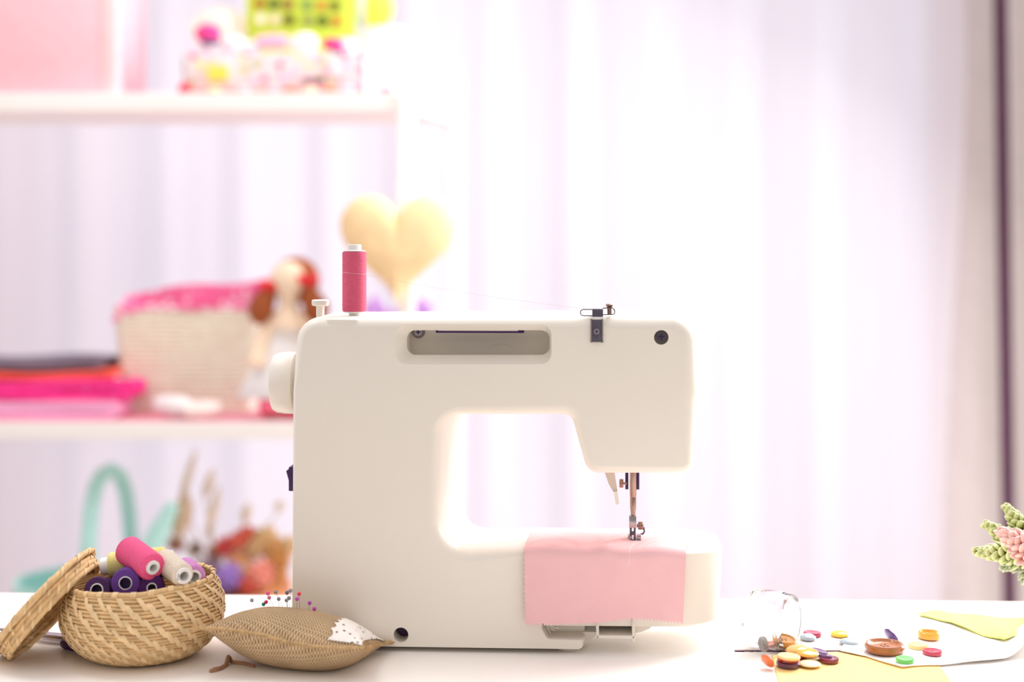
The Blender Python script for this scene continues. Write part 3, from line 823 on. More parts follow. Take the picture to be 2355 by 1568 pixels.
spool('pale yellow thread spool lying across behind the hot pink spool', P(399, 1284, 1.190), (0.985, 0.05, 0.10), 0.060, 0.0108, (240, 232, 150), 'yellow', 0.66, 0.4, 0.007)
spool('dark violet thread spool tucked under the hot pink spool in the basket', P(349, 1352, 1.153), (0.3, -0.95, 0.05), 0.044, 0.0108, (86, 40, 112), 'violet', 0.4, 0.3, 0.0004, bore=(50, 28, 70))

cream = [o for o in bpy.data.objects if o.get('label', '').startswith('cream thread spool')][0]
Ri = chain(cream).to_3x3().inverted(); up = Ri @ Vector((0, 0, 1)); up.z = 0; up.normalize(); lf = up.cross(Vector((0, 0, 1))); lf = -lf if (chain(cream).to_3x3() @ lf).x > 0 else lf
fc = bpy.data.curves.new('printed_mark', 'FONT'); fc.body = 'Cop'; fc.size = 0.0030; fc.align_x = 'CENTER'; fc.align_y = 'CENTER'; fc.extrude = 0.00004
fo = bpy.data.objects.new('printed_mark', fc); COL.objects.link(fo); fo.parent = cream
xa = up; ya = Vector((0, 0, 1)).cross(xa)
fo.matrix_basis = Matrix.Translation(lf * 0.0053 + Vector((0, 0, 0.04402))) @ Matrix((xa, ya, Vector((0, 0, 1)))).transposed().to_4x4()
fc.materials.append(mat('print_ink', (70, 70, 80), 0.6))
bpy.context.view_layer.update()
me = bpy.data.meshes.new_from_object(fo.evaluated_get(bpy.context.evaluated_depsgraph_get())); mb = fo.matrix_basis.copy()
bpy.data.objects.remove(fo); fo = bpy.data.objects.new('printed_mark', me); COL.objects.link(fo); fo.parent = cream; fo.matrix_basis = mb

# ------------------------------------------------------------------ burlap pincushion
PCN = P(683, 1505, 1.160); PCN.z = TAB
PW, PH = 0.067, 0.0245
PM = Matrix.Translation(PCN + Vector((0, 0, 0.0225))) @ Matrix.Rotation(math.radians(7.0), 4, 'Y') @ Matrix.Rotation(math.radians(-12), 4, 'X') @ Matrix.Rotation(math.radians(-9), 4, 'Z')
def pillow(u, v, top):
    a, b = 2 * u - 1, 2 * v - 1
    t = max(0.0, (1 - abs(a) ** 2.3)) ** 0.60 * max(0.0, (1 - abs(b) ** 2.2)) ** 0.60
    pin = 1 - 0.10 * (1 - a * a) * (1 if abs(b) > 0 else 0) * b * b; pin2 = 1 - 0.10 * (1 - b * b) * a * a
    x = a * PW * pin2; y = b * PW * 0.66 * pin
    sag = 0.0022 * math.sin(a * 3.6 + 0.4) * (b * b)
    z = t * PH * (0.92 if top else -1.05) - sag + 0.0006 * noise.noise(Vector((a * 3, b * 3, 1.0 if top else 5.0)))
    if not top: pass
    q = PM @ Vector((x, y, z)); q.z = max(q.z, TAB + 0.0004); return q
cush = thing('pincushion', 'burlap pillow pincushion stuck with ball-headed pins, in front of the machine', 'pincushion', PCN)
BURLAP = mat_weave('burlap', (240, 208, 164), (128, 88, 56), 0.105, 1.0, (0, 1), 0.0012, uv=True)
def pillow_mesh(name, top, m, n=44):
    g = G().grid(lambda u, v: pillow(u, v, top), n, n)
    o = mk(name, g, m, cush, ang=180)
    return o
I = cush.matrix_basis.inverted()
def uv_from_plan(o):
    uvl = o.data.uv_layers.new(name='weave'); R = PM.inverted() @ chain(o)
    for l in o.data.loops:
        p = R @ o.data.vertices[l.vertex_index].co; uvl.data[l.index].uv = ((p.x * 0.8 + p.y * 0.6) * 100 / 1.75, (p.y * 0.8 - p.x * 0.6) * 100 / 1.75)
topm = pillow_mesh('top_panel', True, BURLAP); uv_from_plan(topm)
botm = pillow_mesh('bottom_panel', False, BURLAP); uv_from_plan(botm)
ring = []
for e in range(4):
    for k in range(40):
        t = k / 40; uv = ((t, 0), (1, t), (1 - t, 1), (0, 1 - t))[e]
        p = pillow(uv[0], uv[1], True); c = PM @ Vector((0, 0, 0)); o_ = (p - c); o_.z = 0
        ring.append(p + o_.normalized() * 0.0012 + Vector((0, 0, 0.0007 * noise.noise(p * 160))))
g = G().tube(ring, [0.0013 + 0.0006 * noise.noise(p * 240) for p in ring], 8, closed=True)
for p in ring:
    for q in range(3):
        o_ = (p - (PM @ Vector((0, 0, 0)))); o_.z = 0; o_ = o_.normalized()
        d_ = (o_ + Vector((random.uniform(-.6, .6), random.uniform(-.6, .6), random.uniform(-.6, .7)))) * random.uniform(0.0018, 0.0042)
        g.tube([p, p + d_ * 0.6, p + d_ + Vector((0, 0, random.uniform(-.0006, .0006)))], [0.00035, 0.0003, 0.0001], 4, cap=False)
for cu in ((0, 0), (1, 0), (1, 1), (0, 1)):
    p = pillow(cu[0], cu[1], True); o_ = (p - (PM @ Vector((0, 0, 0)))).normalized()
    for q in range(14):
        d_ = (o_ + Vector((random.uniform(-.5, .5), random.uniform(-.5, .5), random.uniform(-.4, .4)))) * random.uniform(0.003, 0.0065)
        g.tube([p - o_ * 0.002, p + d_ * 0.5, p + d_], [0.0007, 0.0006, 0.0002], 5, cap=False)
mk('seam_fringe', g, JUTE, cush, ang=80)
# lace band round the right corner
def lace(u, v):
    a = 0.765 + 0.025 * abs(math.sin(v * PI * 9)) * (1 - u) + 0.235 * u
    a = min(a, 0.985); b = 0.02 + 0.96 * v
    p = pillow(a, b, True); return p + Vector((0.0004, -0.0005, 0.0009))
g = G().grid(lace, 26, 90)
lm = mat('lace', (250, 244, 236), 0.9, 0.04, 120, bump=0.6, bscale=700)
t = lm.node_tree; b_ = t.nodes['Principled BSDF']; co = t.nodes.new('ShaderNodeTexCoord'); vo = t.nodes.new('ShaderNodeTexVoronoi'); vo.inputs['Scale'].default_value = 210
t.links.new(co.outputs['Object'], vo.inputs['Vector'])
s_ = t.nodes.new('ShaderNodeSeparateColor'); t.links.new(vo.outputs['Color'], s_.inputs[0])
hole = math_node(t, 'MULTIPLY', math_node(t, 'LESS_THAN', vo.outputs['Distance'], 0.27), math_node(t, 'GREATER_THAN', s_.outputs[0], 0.45))
t.links.new(math_node(t, 'SUBTRACT', 1.0, hole), b_.inputs['Alpha'])
mk('lace_band', g, lm, cush, ang=180)
# tie cord trailing from under the cushion
pts = [T(585, 1535), T(560, 1528), T(535, 1526), T(526, 1524), T(519, 1533), T(508, 1540), T(494, 1544), T(483, 1547)]
pts = [p + Vector((0, 0, 0.0012 + (0.003 if i in (3,) else 0))) for i, p in enumerate(pts)]
g = G().tube(pts, [0.0015, 0.0015, 0.0017, 0.0026, 0.0017, 0.0019, 0.0024, 0.0014], 8)
mk('tie_cord', g, mat('brown_cord', (170, 128, 98), 0.9, 0.2, 200, bump=0.5), cush)

# pins
CLR = mat('grey_bead', (168, 170, 176), 0.12, 0.1, 200, trans=0.55); PB = lambda n, c: mat(n, c, 0.2, 0.04)
SHAFT = mat('pin_steel', (176, 170, 172), 0.3, 0.03, metal=1.0)
pins = [  # head px, foot px, colour, label
    ((579, 1380), (590, 1402), CLR, 'grey glass-headed pin leftmost in the pincushion'),
    ((606, 1389), (610, 1404), PB('teal_bead', (36, 160, 140)), 'teal-headed pin low at the left of the pincushion'),
    ((612, 1384), (617, 1406), PB('crimson_bead', (214, 44, 90)), 'crimson-headed pin just right of the teal-headed pin'),
    ((616, 1363.5), (622, 1404), PB('pink_bead', (240, 84, 160)), 'bright pink-headed pin, topmost of the pink ones at left'),
    ((619, 1374), (633, 1402), PB('rose_bead', (240, 110, 150)), 'rose-headed pin directly below the bright pink-headed pin'),
    ((634, 1361), (655, 1405), CLR, 'grey glass-headed pin leaning left, high in the middle'),
    ((641, 1377), (642, 1404), CLR, 'grey glass-headed pin upright, right of the rose-headed pin'),
    ((660, 1362.5), (662, 1408), mat('smoke_bead', (120, 122, 132), 0.12, 0.1, 200, trans=0.4), 'dark smoky-headed pin, left of the highest grey pin'),
    ((668, 1358), (671, 1406), CLR, 'grey glass-headed pin, the highest in the pincushion'),
    ((659, 1380), (661, 1408), CLR, 'grey glass-headed pin below the dark smoky-headed pin'),
    ((665, 1375), (666, 1407), CLR, 'grey glass-headed pin below the highest pin, right one of the pair'),
    ((683, 1377), (682.5, 1409), PB('magenta_bead', (200, 76, 190)), 'magenta-headed pin just left of the red-headed pin'),
    ((688, 1365), (689, 1410), PB('red_bead', (244, 72, 104)), 'coral red-headed pin, tallest before the machine\'s body'),
    ((712, 1386), (709, 1411), PB('violet_bead', (180, 70, 190)), 'violet-headed pin right of the coral red-headed pin'),
    ((723, 1399.5), (719, 1413), PB('orchid_bead', (200, 70, 180)), 'orchid-headed pin rightmost and lowest in the pincushion'),
]
for (hx, hy), (fx, fy), m, lab in pins:
    d = 1.168 + 0.008 * math.sin(hx * 1.7)
    h = P(hx, hy, d); ft = P(fx, fy, d); dr = (ft - h).normalized()
    tip = ft + dr * 0.012
    o = thing('pin', lab, 'pin', tip, group='pins in the pincushion')
    mk('head', G().ball(h, 0.0017, 18, 12), m, o)
    mk('shaft', G().tube([h, tip - dr * 0.002, tip], [0.00022, 0.00022, 0.00004], 8), SHAFT, o)

# scissors lying behind the basket
zs = 0.004
scs = thing('scissors', 'steel scissors lying on the table behind the basket lid', 'scissors', T(60, 1470))
a, b = T(-60, 1450, zs), T(150, 1472, zs)
for k, (s0, s1) in enumerate(((0.0, 0.0), (0.007, 0.004))):
    dirv = (b - a).normalized(); nrm = Vector((-dirv.y, dirv.x, 0))
    p0 = a + nrm * s0 + Vector((0, 0, -0.0015 + 0.0018 * k)); p1 = b + nrm * s1 + Vector((0, 0, -0.0015 + 0.0018 * k))
    g = G().add([p0, p0 + nrm * 0.001, p1 + nrm * 0.009, p1 - nrm * 0.001] + [q + Vector((0, 0, 0.0018)) for q in (p0, p0 + nrm * 0.001, p1 + nrm * 0.009, p1 - nrm * 0.001)],
                [(3, 2, 1, 0), (4, 5, 6, 7), (0, 1, 5, 4), (1, 2, 6, 5), (2, 3, 7, 6), (3, 0, 4, 7)])
    mk('blade', g, STEEL, scs, ang=20)
    c = b + (b - a).normalized() * 0.028 + nrm * (0.016 if k else -0.008)
    g = G().tube([c + (dirv * 0.022 * math.cos(q) + nrm * 0.010 * math.sin(q)) + Vector((0, 0, 0.001)) for q in [2 * PI * j / 28 for j in range(28)]], 0.0038, 8, closed=True)
    mk('handle', g, DARK, scs)

# ------------------------------------------------------------------ cloth scraps on the right
def poly_at(pl, s):
    L = [0]
    for a, b in zip(pl, pl[1:]): L.append(L[-1] + math.hypot(b[0] - a[0], b[1] - a[1]))
    t = s * L[-1]
    for i in range(len(L) - 1):
        if t <= L[i + 1] + 1e-9:
            q = (t - L[i]) / max(1e-9, L[i + 1] - L[i]); return (pl[i][0] + (pl[i + 1][0] - pl[i][0]) * q, pl[i][1] + (pl[i + 1][1] - pl[i][1]) * q)
    return pl[-1]
def scrap(front, back, z, hf, m, label, name='fabric_scrap', nu=110, nv=24, th=0.0005, rag=0.0):
    def fn(u, v):
        a = T(*poly_at(front, u)); b = T(*poly_at(back, u)); p = a + (b - a) * v
        if rag and v == 0: p.y += rag * noise.noise(Vector((u * 90, z * 1000, 0)))
        p.z = TAB + z + th + hf(u, v); return p
    o = mk(name, G().sheet(fn, nu, nv, th), m, ang=180)
    c = fn(0.5, 0.5); recentre(o, (c.x, c.y, TAB + z))
    return tag(o, label, 'fabric', 'fabric scraps at the right')
rip = lambda u, v: 0.0004 * (1 + math.sin(14 * u + 3 * v))
cr = scrap([(1688, 1497), (2012, 1497)], [(1724, 1425), (2090, 1407)], 0.0001, lambda u, v: 0.0002 * (1 + math.sin(9 * u + 5 * v)),
           mat_weave('cream_cotton', (252, 240, 234), (244, 230, 222), 0.0009, 0.3, (0, 1), 0.0002), 'pale cream cotton scrap with a dark plum serrated front edge, under the jar')
g = G()
for k in range(46):
    p = T(1690 + 7 * k, 1498); wv = random.uniform(0.0003, 0.0011) if random.random() > 0.25 else 0.0001
    p.z = TAB
    g.box((p.x, p.y - wv, TAB + 0.00005), (p.x + 0.00255, p.y + 0.0004, TAB + 0.0007))
mk('selvedge', g, mat('plum_thread', (88, 46, 80), 0.9), cr)
scrap([(1797, 1600), (2210, 1600)], [(1775, 1509), (1925, 1502), (2161, 1532)], 0.0002, rip,
      mat_weave('straw_yellow_cotton', (251, 220, 150), (245, 206, 128), 0.0009, 0.4, (0, 1), 0.0002), 'straw yellow cotton scrap at the very front of the table', rag=0.0008)
scrap([(1930, 1503), (1992, 1514), (2040, 1530), (2075, 1541), (2130, 1536), (2165, 1534), (2215, 1529), (2275, 1525), (2312, 1520), (2400, 1505)],
      [(1975, 1440), (2090, 1424), (2240, 1420), (2400, 1424)], 0.0016,
      lambda u, v: 0.0005 * (1 + math.sin(17 * u + 2)) + 0.034 * max(0.0, (u - 0.80) / 0.2) ** 2 * (1 - 0.75 * v), mat_weave('white_cotton', (253, 248, 245), (246, 240, 236), 0.0009, 0.3, (0, 1), 0.0002),
      'white cotton scrap with its right side curling up, under the buttons', nu=140)
scrap([(2095, 1422), (2185, 1441), (2262, 1473), (2310, 1484), (2400, 1448)], [(2095, 1421), (2150, 1414), (2250, 1425), (2400, 1438)], 0.0038,
      lambda u, v: 0.0005 * (1 + math.sin(20 * u + 4 * v)) + 0.020 * max(0.0, (u - 0.8) / 0.2) ** 2, mat_weave('lime_cotton', (238, 244, 140), (224, 234, 112), 0.0011, 0.5, (0, 1), 0.0003),
      'lime green cotton scrap lying on the white scrap at the right', rag=0.0012)

# ------------------------------------------------------------------ glass jar
JC = T(1768, 1493); JR = 0.0248; ja = math.radians(-33)
ax = Vector((math.cos(ja), math.sin(ja), 0))
jb = Vector((JC.x, JC.y, TAB + JR + 0.0007)) - ax * 0.017
JM = Matrix.Translation(jb) @ ax.to_track_quat('Z', 'Y').to_matrix().to_4x4()
glass = bpy.data.materials.new('clear_glass'); glass.use_nodes = True
gb = glass.node_tree.nodes['Principled BSDF']; gb.inputs['Transmission Weight'].default_value = 1.0; gb.inputs['Roughness'].default_value = 0.0
gb.inputs['IOR'].default_value = 1.48; gb.inputs['Base Color'].default_value = (0.99, 0.985, 0.98, 1)
nzn = glass.node_tree.nodes.new('ShaderNodeTexNoise'); nzn.inputs['Scale'].default_value = 30
rmp = glass.node_tree.nodes.new('ShaderNodeMapRange'); rmp.inputs[3].default_value = 0.0; rmp.inputs[4].default_value = 0.02
glass.node_tree.links.new(nzn.outputs['Fac'], rmp.inputs[0]); glass.node_tree.links.new(rmp.outputs[0], gb.inputs['Roughness'])
prof = [(0.0, 0.0), (0.019, 0.0), (0.023, 0.002), (0.0248, 0.006), (0.0248, 0.026), (0.0243, 0.029), (0.0237, 0.031), (0.0237, 0.036), (0.0229, 0.0372), (0.0221, 0.036), (0.0222, 0.031), (0.0233, 0.027), (0.0233, 0.008), (0.021, 0.0045), (0.017, 0.0035), (0.0, 0.0035)]
j = mk('glass_jar', G().lathe(prof, 72), glass, ang=50); j.matrix_basis = JM
tag(j, 'small clear glass jar tipped on its side, spilling buttons', 'jar')

# ------------------------------------------------------------------ buttons
def button_mesh(kind):
    if kind == 'rimmed': prof = [(0, 0.0), (0.7, 0), (0.92, 0.06), (1.0, 0.2), (0.99, 0.33), (0.92, 0.42), (0.84, 0.42), (0.76, 0.34), (0.7, 0.30), (0, 0.29)]; holes = 4
    elif kind == 'ring': prof = [(0, 0.0), (0.8, 0), (0.97, 0.06), (1.0, 0.2), (0.96, 0.36), (0.85, 0.44), (0.74, 0.42), (0.62, 0.28), (0.55, 0.24), (0, 0.24)]; holes = 2
    elif kind == 'flat': prof = [(0, 0.0), (0.85, 0), (0.97, 0.05), (1.0, 0.16), (1.0, 0.26), (0.95, 0.35), (0.85, 0.37), (0.6, 0.33), (0, 0.32)]; holes = 2
    elif kind == 'thick': prof = [(0, 0.0), (0.9, 0), (1.0, 0.05), (1.0, 0.44), (0.96, 0.52), (0.88, 0.55), (0, 0.54)]; holes = 2
    else: prof = [(0, 0.0), (0.55, 0), (0.9, 0.1), (1.0, 0.22), (0.93, 0.34), (0.7, 0.46), (0.4, 0.53), (0, 0.55)]; holes = 0
    o = mk('button', G().lathe(prof, 48), None, ang=35)
    if holes:
        cs = []
        for k in range(holes):
            a = PI / 4 + 2 * PI * k / holes; R = 0.17
            cs.append(mk('cutter', G().lathe([(0, -0.2), (0.075, -0.2), (0.075, 0.8), (0, 0.8)], 14, Matrix.Translation((R * math.cos(a), R * math.sin(a), 0))), None))
        cut(o, cs)
    me = o.data; bpy.data.objects.remove(o); return me
BM = {k: button_mesh(k) for k in ('rimmed', 'ring', 'flat', 'thick', 'dome')}
def button(kind, px, py, wpx, m, label, z=0.0, tilt=(0, 0, 0), sq=1.0, hs=1.0, name='button'):
    """disc centred on the pixel; z is the height of its lower face above the table"""
    r0 = 0.5 * wpx * 0.000365
    p = T(px, py, z + 0.2 * r0)
    me = BM[kind].copy(); me.materials.clear(); me.materials.append(m)
    o = bpy.data.objects.new(name, me); COL.objects.link(o)
    r = 0.5 * wpx * (p.y - CAMY) / FPX
    o.location = (p.x, p.y, TAB + z); o.scale = (r, r * sq, r * hs * 1.25)
    o.rotation_euler = tuple(math.radians(q) for q in tilt)
    if BM[kind] is not BM['dome']: o.modifiers.new('normals', 'WEIGHTED_NORMAL').keep_sharp = True
    return tag(o, label, 'button', 'buttons spilled from the jar')
bm_ = lambda n, c, **k: mat('button_' + n, c, k.pop('rough', 0.16), 0.06, 120, coat=0.4, **k)
BR = bm_('brown', (172, 104, 54)); OR = bm_('orange', (246, 172, 56)); CRM = bm_('crimson', (178, 44, 82)); PLM = bm_('plum', (132, 40, 66)); GR = bm_('green', (116, 216, 112), sub=0.2)
YL = bm_('yellow', (252, 214, 70)); BL = bm_('bluegrey', (172, 188, 196)); PU = bm_('violet', (92, 62, 132)); PY = bm_('paleyellow', (250, 228, 150)); RD = bm_('red', (196, 56, 80))
DR = bm_('deepred', (170, 26, 26)); DP = bm_('darkplum', (98, 58, 88)); CM = bm_('cream', (250, 226, 180)); WH = bm_('white', (248, 240, 226)); AM = bm_('amber', (214, 150, 70)); GY = bm_('grey', (160, 158, 158)); OG = bm_('tangerine', (232, 112, 44)); MV = bm_('mauve', (120, 84, 126))
Z1 = 0.0026
button('rimmed', 2034, 1490, 90, BR, 'large brown four-holed button in front of the violet button', Z1, (0, 0, 20), hs=0.88)
button('flat', 1868, 1458, 42, CRM, 'crimson button at the back, just right of the jar', 0.0010, (0, 3, 40))
button('dome', 1858, 1467, 38, BL, 'blue-grey button touching the crimson button at the jar\'s mouth', 0.0010, (3, 0, 0))
button('dome', 1931, 1459, 42, YL, 'bright yellow domed button at the back, behind the blue-grey one', 0.0010, (0, 0, 0), hs=0.9)
button('dome', 1953, 1477, 46, BL, 'blue-grey button lying alone left of the large brown button', 0.0010, (0, 3, 60), hs=0.85)
button('dome', 2046, 1462, 42, PU, 'violet glossy button standing on edge behind the large brown button', 0.0062, (0, 58, 24), hs=0.9)
button('ring', 2136, 1463, 50, OR, 'orange ring-rimmed button near the lime green scrap', Z1 + 0.0006, (0, 0, 10), hs=1.25)
button('flat', 2112, 1486, 46, PY, 'pale yellow button between the brown and the red button', Z1, (0, 0, 0))
button('flat', 2144, 1500, 44, RD, 'red two-holed button rightmost on the white scrap', Z1, (0, 0, 35))
button('flat', 2081, 1519, 42, GR, 'green button nearest the front edge of the white scrap', Z1, (0, 0, 70), hs=1.2)
button('flat', 1908, 1518, 42, PLM, 'plum red button lying on the yellow scrap', 0.0016, (0, 0, 50), hs=1.15)
button('dome', 1862, 1525, 52, CM, 'pale cream button lying flat on the yellow scrap', 0.0016, (0, 0, 0), hs=0.6)
button('flat', 1812, 1527, 54, DP, 'dark purple button at the bottom of the front stack', 0.0014, (0, 0, 0), hs=1.0)
button('thick', 1813, 1514, 51, DR, 'deep red thick button stacked on the dark purple one', 0.0054, (0, 3, 0), hs=0.75)
button('flat', 1814, 1508, 52, mat('button_peach', (250, 208, 142), 0.25, 0.05), 'peach button topmost of the front stack', 0.0094, (0, 3, 0), hs=0.6)
button('dome', 1832, 1492, 50, bm_('honey', (240, 178, 92)), 'honey orange button slanting behind the peach button', 0.0070, (0, -9, 10), hs=0.7)
button('dome', 1855, 1499, 56, OR, 'orange domed button leaning over the middle of the heap', 0.0060, (6, 2, -5), hs=0.62)
button('dome', 1763, 1519, 36, OG, 'tangerine button standing on edge in front of the jar', 0.0060, (0, 62, 40), hs=0.8)
button('flat', 1884, 1500, 40, MV, 'mauve button leaning on the heap\'s right side, the upper one', 0.0040, (0, 14, 0))
button('flat', 1898, 1509, 36, MV, 'mauve button just behind the plum red button', 0.0034, (0, 10, 30))
button('dome', 1868, 1510, 44, WH, 'white domed button in the heap above the cream button', 0.0020, (0, 0, 0), hs=0.8)
button('thick', 1842, 1512, 30, bm_('wine', (128, 22, 44)), 'wine red button hidden behind the front stack', 0.0020, (0, 0, 0))
button('rimmed', 1802, 1474, 58, AM, 'amber button lying inside the jar\'s mouth', 0.0056, (8, 6, 0), hs=0.9)
button('rimmed', 1806, 1483, 56, bm_('chestnut', (132, 70, 44)), 'chestnut button under the amber button in the jar', 0.0018, (4, 4, 0), hs=0.9)
button('flat', 1752, 1477, 36, GY, 'grey button standing on edge inside the jar', 0.0085, (10, 74, -28))
button('flat', 1768, 1484, 36, OG, 'tangerine button lying at the bottom of the jar', 0.0016, (0, 0, 0))

# ------------------------------------------------------------------ plant at the right edge
plant = thing('potted_plant', 'artificial plant with green and pink succulent sprigs at the right edge', 'plant', (0.60, 0.06, TAB))
pc = Vector((0.60, 0.06, TAB))
mk('pot', G().lathe([(0, 0.0), (0.034, 0), (0.038, 0.004), (0.047, 0.07), (0.05, 0.072), (0.05, 0.08), (0.044, 0.08), (0.043, 0.06), (0, 0.06)], 40, Matrix.Translation(pc)), mat('pot_white', (240, 232, 226), 0.5), plant)
LGREEN = mat_leaf('leaf_green', (136, 156, 48), (240, 244, 196)); LPINK = mat_leaf('leaf_pink', (232, 168, 150), (250, 214, 210)); LGREY = mat_leaf('leaf_sage', (138, 158, 120), (232, 236, 210))
def leaf(g, tips, base, dr, up, L, W):
    dr = dr.normalized(); sd = dr.cross(up)
    sd = sd.normalized() if sd.length > 1e-5 else dr.orthogonal().normalized(); n_ = sd.cross(dr)
    v = []; f = []; nr = 8
    prof = [(0, 0.18), (0.2, 0.55), (0.45, 0.95), (0.65, 1.0), (0.82, 0.78), (0.94, 0.42), (1.0, 0.04)]
    for t, wv in prof:
        c = base + dr * (L * t) + n_ * (L * 0.10 * t * t)
        for k in range(nr):
            a = 2 * PI * k / nr
            v.append(c + sd * (W * wv * math.cos(a)) + n_ * (W * 0.42 * wv * math.sin(a))); tips.append(max(0.0, (t - 0.55) / 0.45) ** 1.3 if abs(math.cos(a)) < 0.9 else max(0, t - 0.1) ** 0.8)
    for i in range(len(prof) - 1):
        for k in range(nr):
            k2 = (k + 1) % nr; f.append((i * nr + k, i * nr + k2, (i + 1) * nr + k2, (i + 1) * nr + k))
    g.add(v, f)
def sprig(tip, base, m, n, L, W, name='sprig', open_=0.95):
    g = G(); tips = []; axis = (tip - base); Ln = axis.length; axis.normalize(); e1 = axis.orthogonal().normalized(); e2 = axis.cross(e1)
    for k in range(n):
        t = k / (n - 1); a = 2.39996 * k
        rad = e1 * math.cos(a) + e2 * math.sin(a)
        sp_ = open_ * (1 - 0.75 * t)
        dr = axis * (0.45 + 0.9 * t) + rad * sp_ * 1.15
        ln = 1.25 * L * (1.0 - 0.35 * t) * random.uniform(0.9, 1.1)
        leaf(g, tips, base + axis * (Ln * 0.80 * t) + rad * 0.0012, dr, axis if t < 0.98 else e1, ln, 1.4 * W * (1 - 0.3 * t))
    g2 = G(); 
    me_o = None
    # keep vertex order so that the tip attribute fits
    me = bpy.data.meshes.new(name); I = chain(plant).inverted()
    me.from_pydata([tuple(I @ Vector(p)) for p in g.v], [], g.f); me.update()
    at = me.attributes.new('tip', 'FLOAT', 'POINT'); at.data.foreach_set('value', tips)
    for q in me.polygons: q.use_smooth = True
    me.materials.append(m)
    o = bpy.data.objects.new(name, me); COL.objects.link(o); o.parent = plant
    return o
PD = 1.23
spr = [(P(2311, 1160, PD + 0.02), P(2375, 1250, PD + 0.02), LGREEN, 44, 0.0125, 0.0036),
       (P(2262, 1200, PD + 0.02), P(2350, 1262, PD + 0.02), LGREEN, 40, 0.0120, 0.0034),
       (P(2238, 1268, PD), P(2362, 1272, PD), LGREEN, 52, 0.0130, 0.0038),
       (P(2300, 1222, PD - 0.035), P(2392, 1278, PD - 0.035), LPINK, 46, 0.0150, 0.0044),
       (P(2385, 1215, PD + 0.01), P(2420, 1290, PD + 0.02), LGREY, 40, 0.0150, 0.0036),
       (P(2312, 1302, PD + 0.01), P(2400, 1268, PD + 0.01), LGREY, 30, 0.0160, 0.0034),
       (P(2356, 1330, PD), P(2410, 1275, PD), LGREY, 26, 0.0150, 0.0034)]
for tip, base, m, n, L, W in spr:
    sprig(tip, base, m, n, L, W)
    c = pc + Vector((0, 0, 0.062)); mm = (base + c) / 2 + Vector((0.0, 0, 0.035))
    pts = [c * (1 - t) ** 2 + mm * (2 * t * (1 - t)) + base * t * t for t in [k / 12 for k in range(13)]] + [base + (tip - base) * 0.5]
    mk('stem', G().tube(pts, 0.0012, 6), mat('stem_green', (120, 128, 70), 0.7), plant)

# ------------------------------------------------------------------ shelf unit in the background
SD0, SD1 = 2.20, 2.43
shelf = thing('shelf_unit', 'white open shelf unit in front of the curtain at the left', 'shelf', (-0.5, CAMY + 2.3, 0))
SHW = mat('shelf_white', (252, 248, 247), 0.6, 0.015, 10)
XF, XB, XL = P(945, 0, SD0).x, P(1052, 0, SD1).x, P(-160, 0, SD0).x
def board(ytop_px, ybot_px):
    zt = P(0, ytop_px, SD0).z; zb_ = P(0, ybot_px, SD0).z
    pts = [(XL, CAMY + SD0), (XF, CAMY + SD0), (XB, CAMY + SD1), (XL, CAMY + SD1)]
    quad_box('shelf_board', pts, zb_, zt, SHW, shelf, 0.002); return zt
ZU = board(213, 256); ZL = board(970, 1010); ZB = board(1490, 1530)
def post(x0, x1, d0, d1, z1): return mk('post', G().box((x0, CAMY + d0, 0.0), (x1, CAMY + d1, z1), bev=0.002), SHW, shelf)
ztf = P(0, 205, SD0).z; ztb = P(0, 182, SD1).z
post(P(915, 0, SD0).x, P(952, 0, SD0).x, SD0 - 0.004, SD0 + 0.026, ztf)
post(P(1024, 0, SD1).x, P(1064, 0, SD1).x, SD1 - 0.012, SD1 + 0.014, ztb)
post(XL - 0.026, XL, SD0 - 0.004, SD0 + 0.026, ztf + 0.4); post(XL - 0.026, XL, SD1 - 0.012, SD1 + 0.014, ztf + 0.4)
a = P(933, 218, SD0 + 0.012); b = P(1044, 196, SD1)
g = G().add([a + Vector((0, 0, -0.016)), b + Vector((0, 0, -0.016)), b + Vector((0, 0, 0.016)), a + Vector((0, 0, 0.016))] + [q + Vector((0.018, -0.006, 0)) for q in (a + Vector((0, 0, -0.016)), b + Vector((0, 0, -0.016)), b + Vector((0, 0, 0.016)), a + Vector((0, 0, 0.016)))],
            [(0, 1, 2, 3), (7, 6, 5, 4), (0, 4, 5, 1), (1, 5, 6, 2), (2, 6, 7, 3), (3, 7, 4, 0)])
mk('top_rail', g, SHW, shelf, ang=20)
def at(px, d): return P(px, 0, d).x
def zat(py, d): return P(0, py, d).z

# upper shelf: pink storage box
bx0, bx1 = at(-150, 2.23), at(262, 2.22); zt_ = zat(-60, 2.22)
box = thing('storage_box', 'pink fabric storage box at the left of the upper shelf', 'box', ((bx0 + bx1) / 2, CAMY + 2.32, ZU))
PINK = mat('pink_box_cloth', (252, 194, 204), 0.85, 0.04, 50, bump=0.2)
mk('body', G().box((bx0, CAMY + 2.235, ZU), (bx1, CAMY + 2.42, zt_), bev=0.006), PINK, box)
mk('corner_highlight', G().box((bx1 - 0.024, CAMY + 2.2335, ZU + 0.001), (bx1 + 0.0015, CAMY + 2.2505, zt_ - 0.001), bev=0.003), mat('pale_highlight', (252, 214, 218), 0.8), box)  # paler strip paints the highlight along the box's front corner
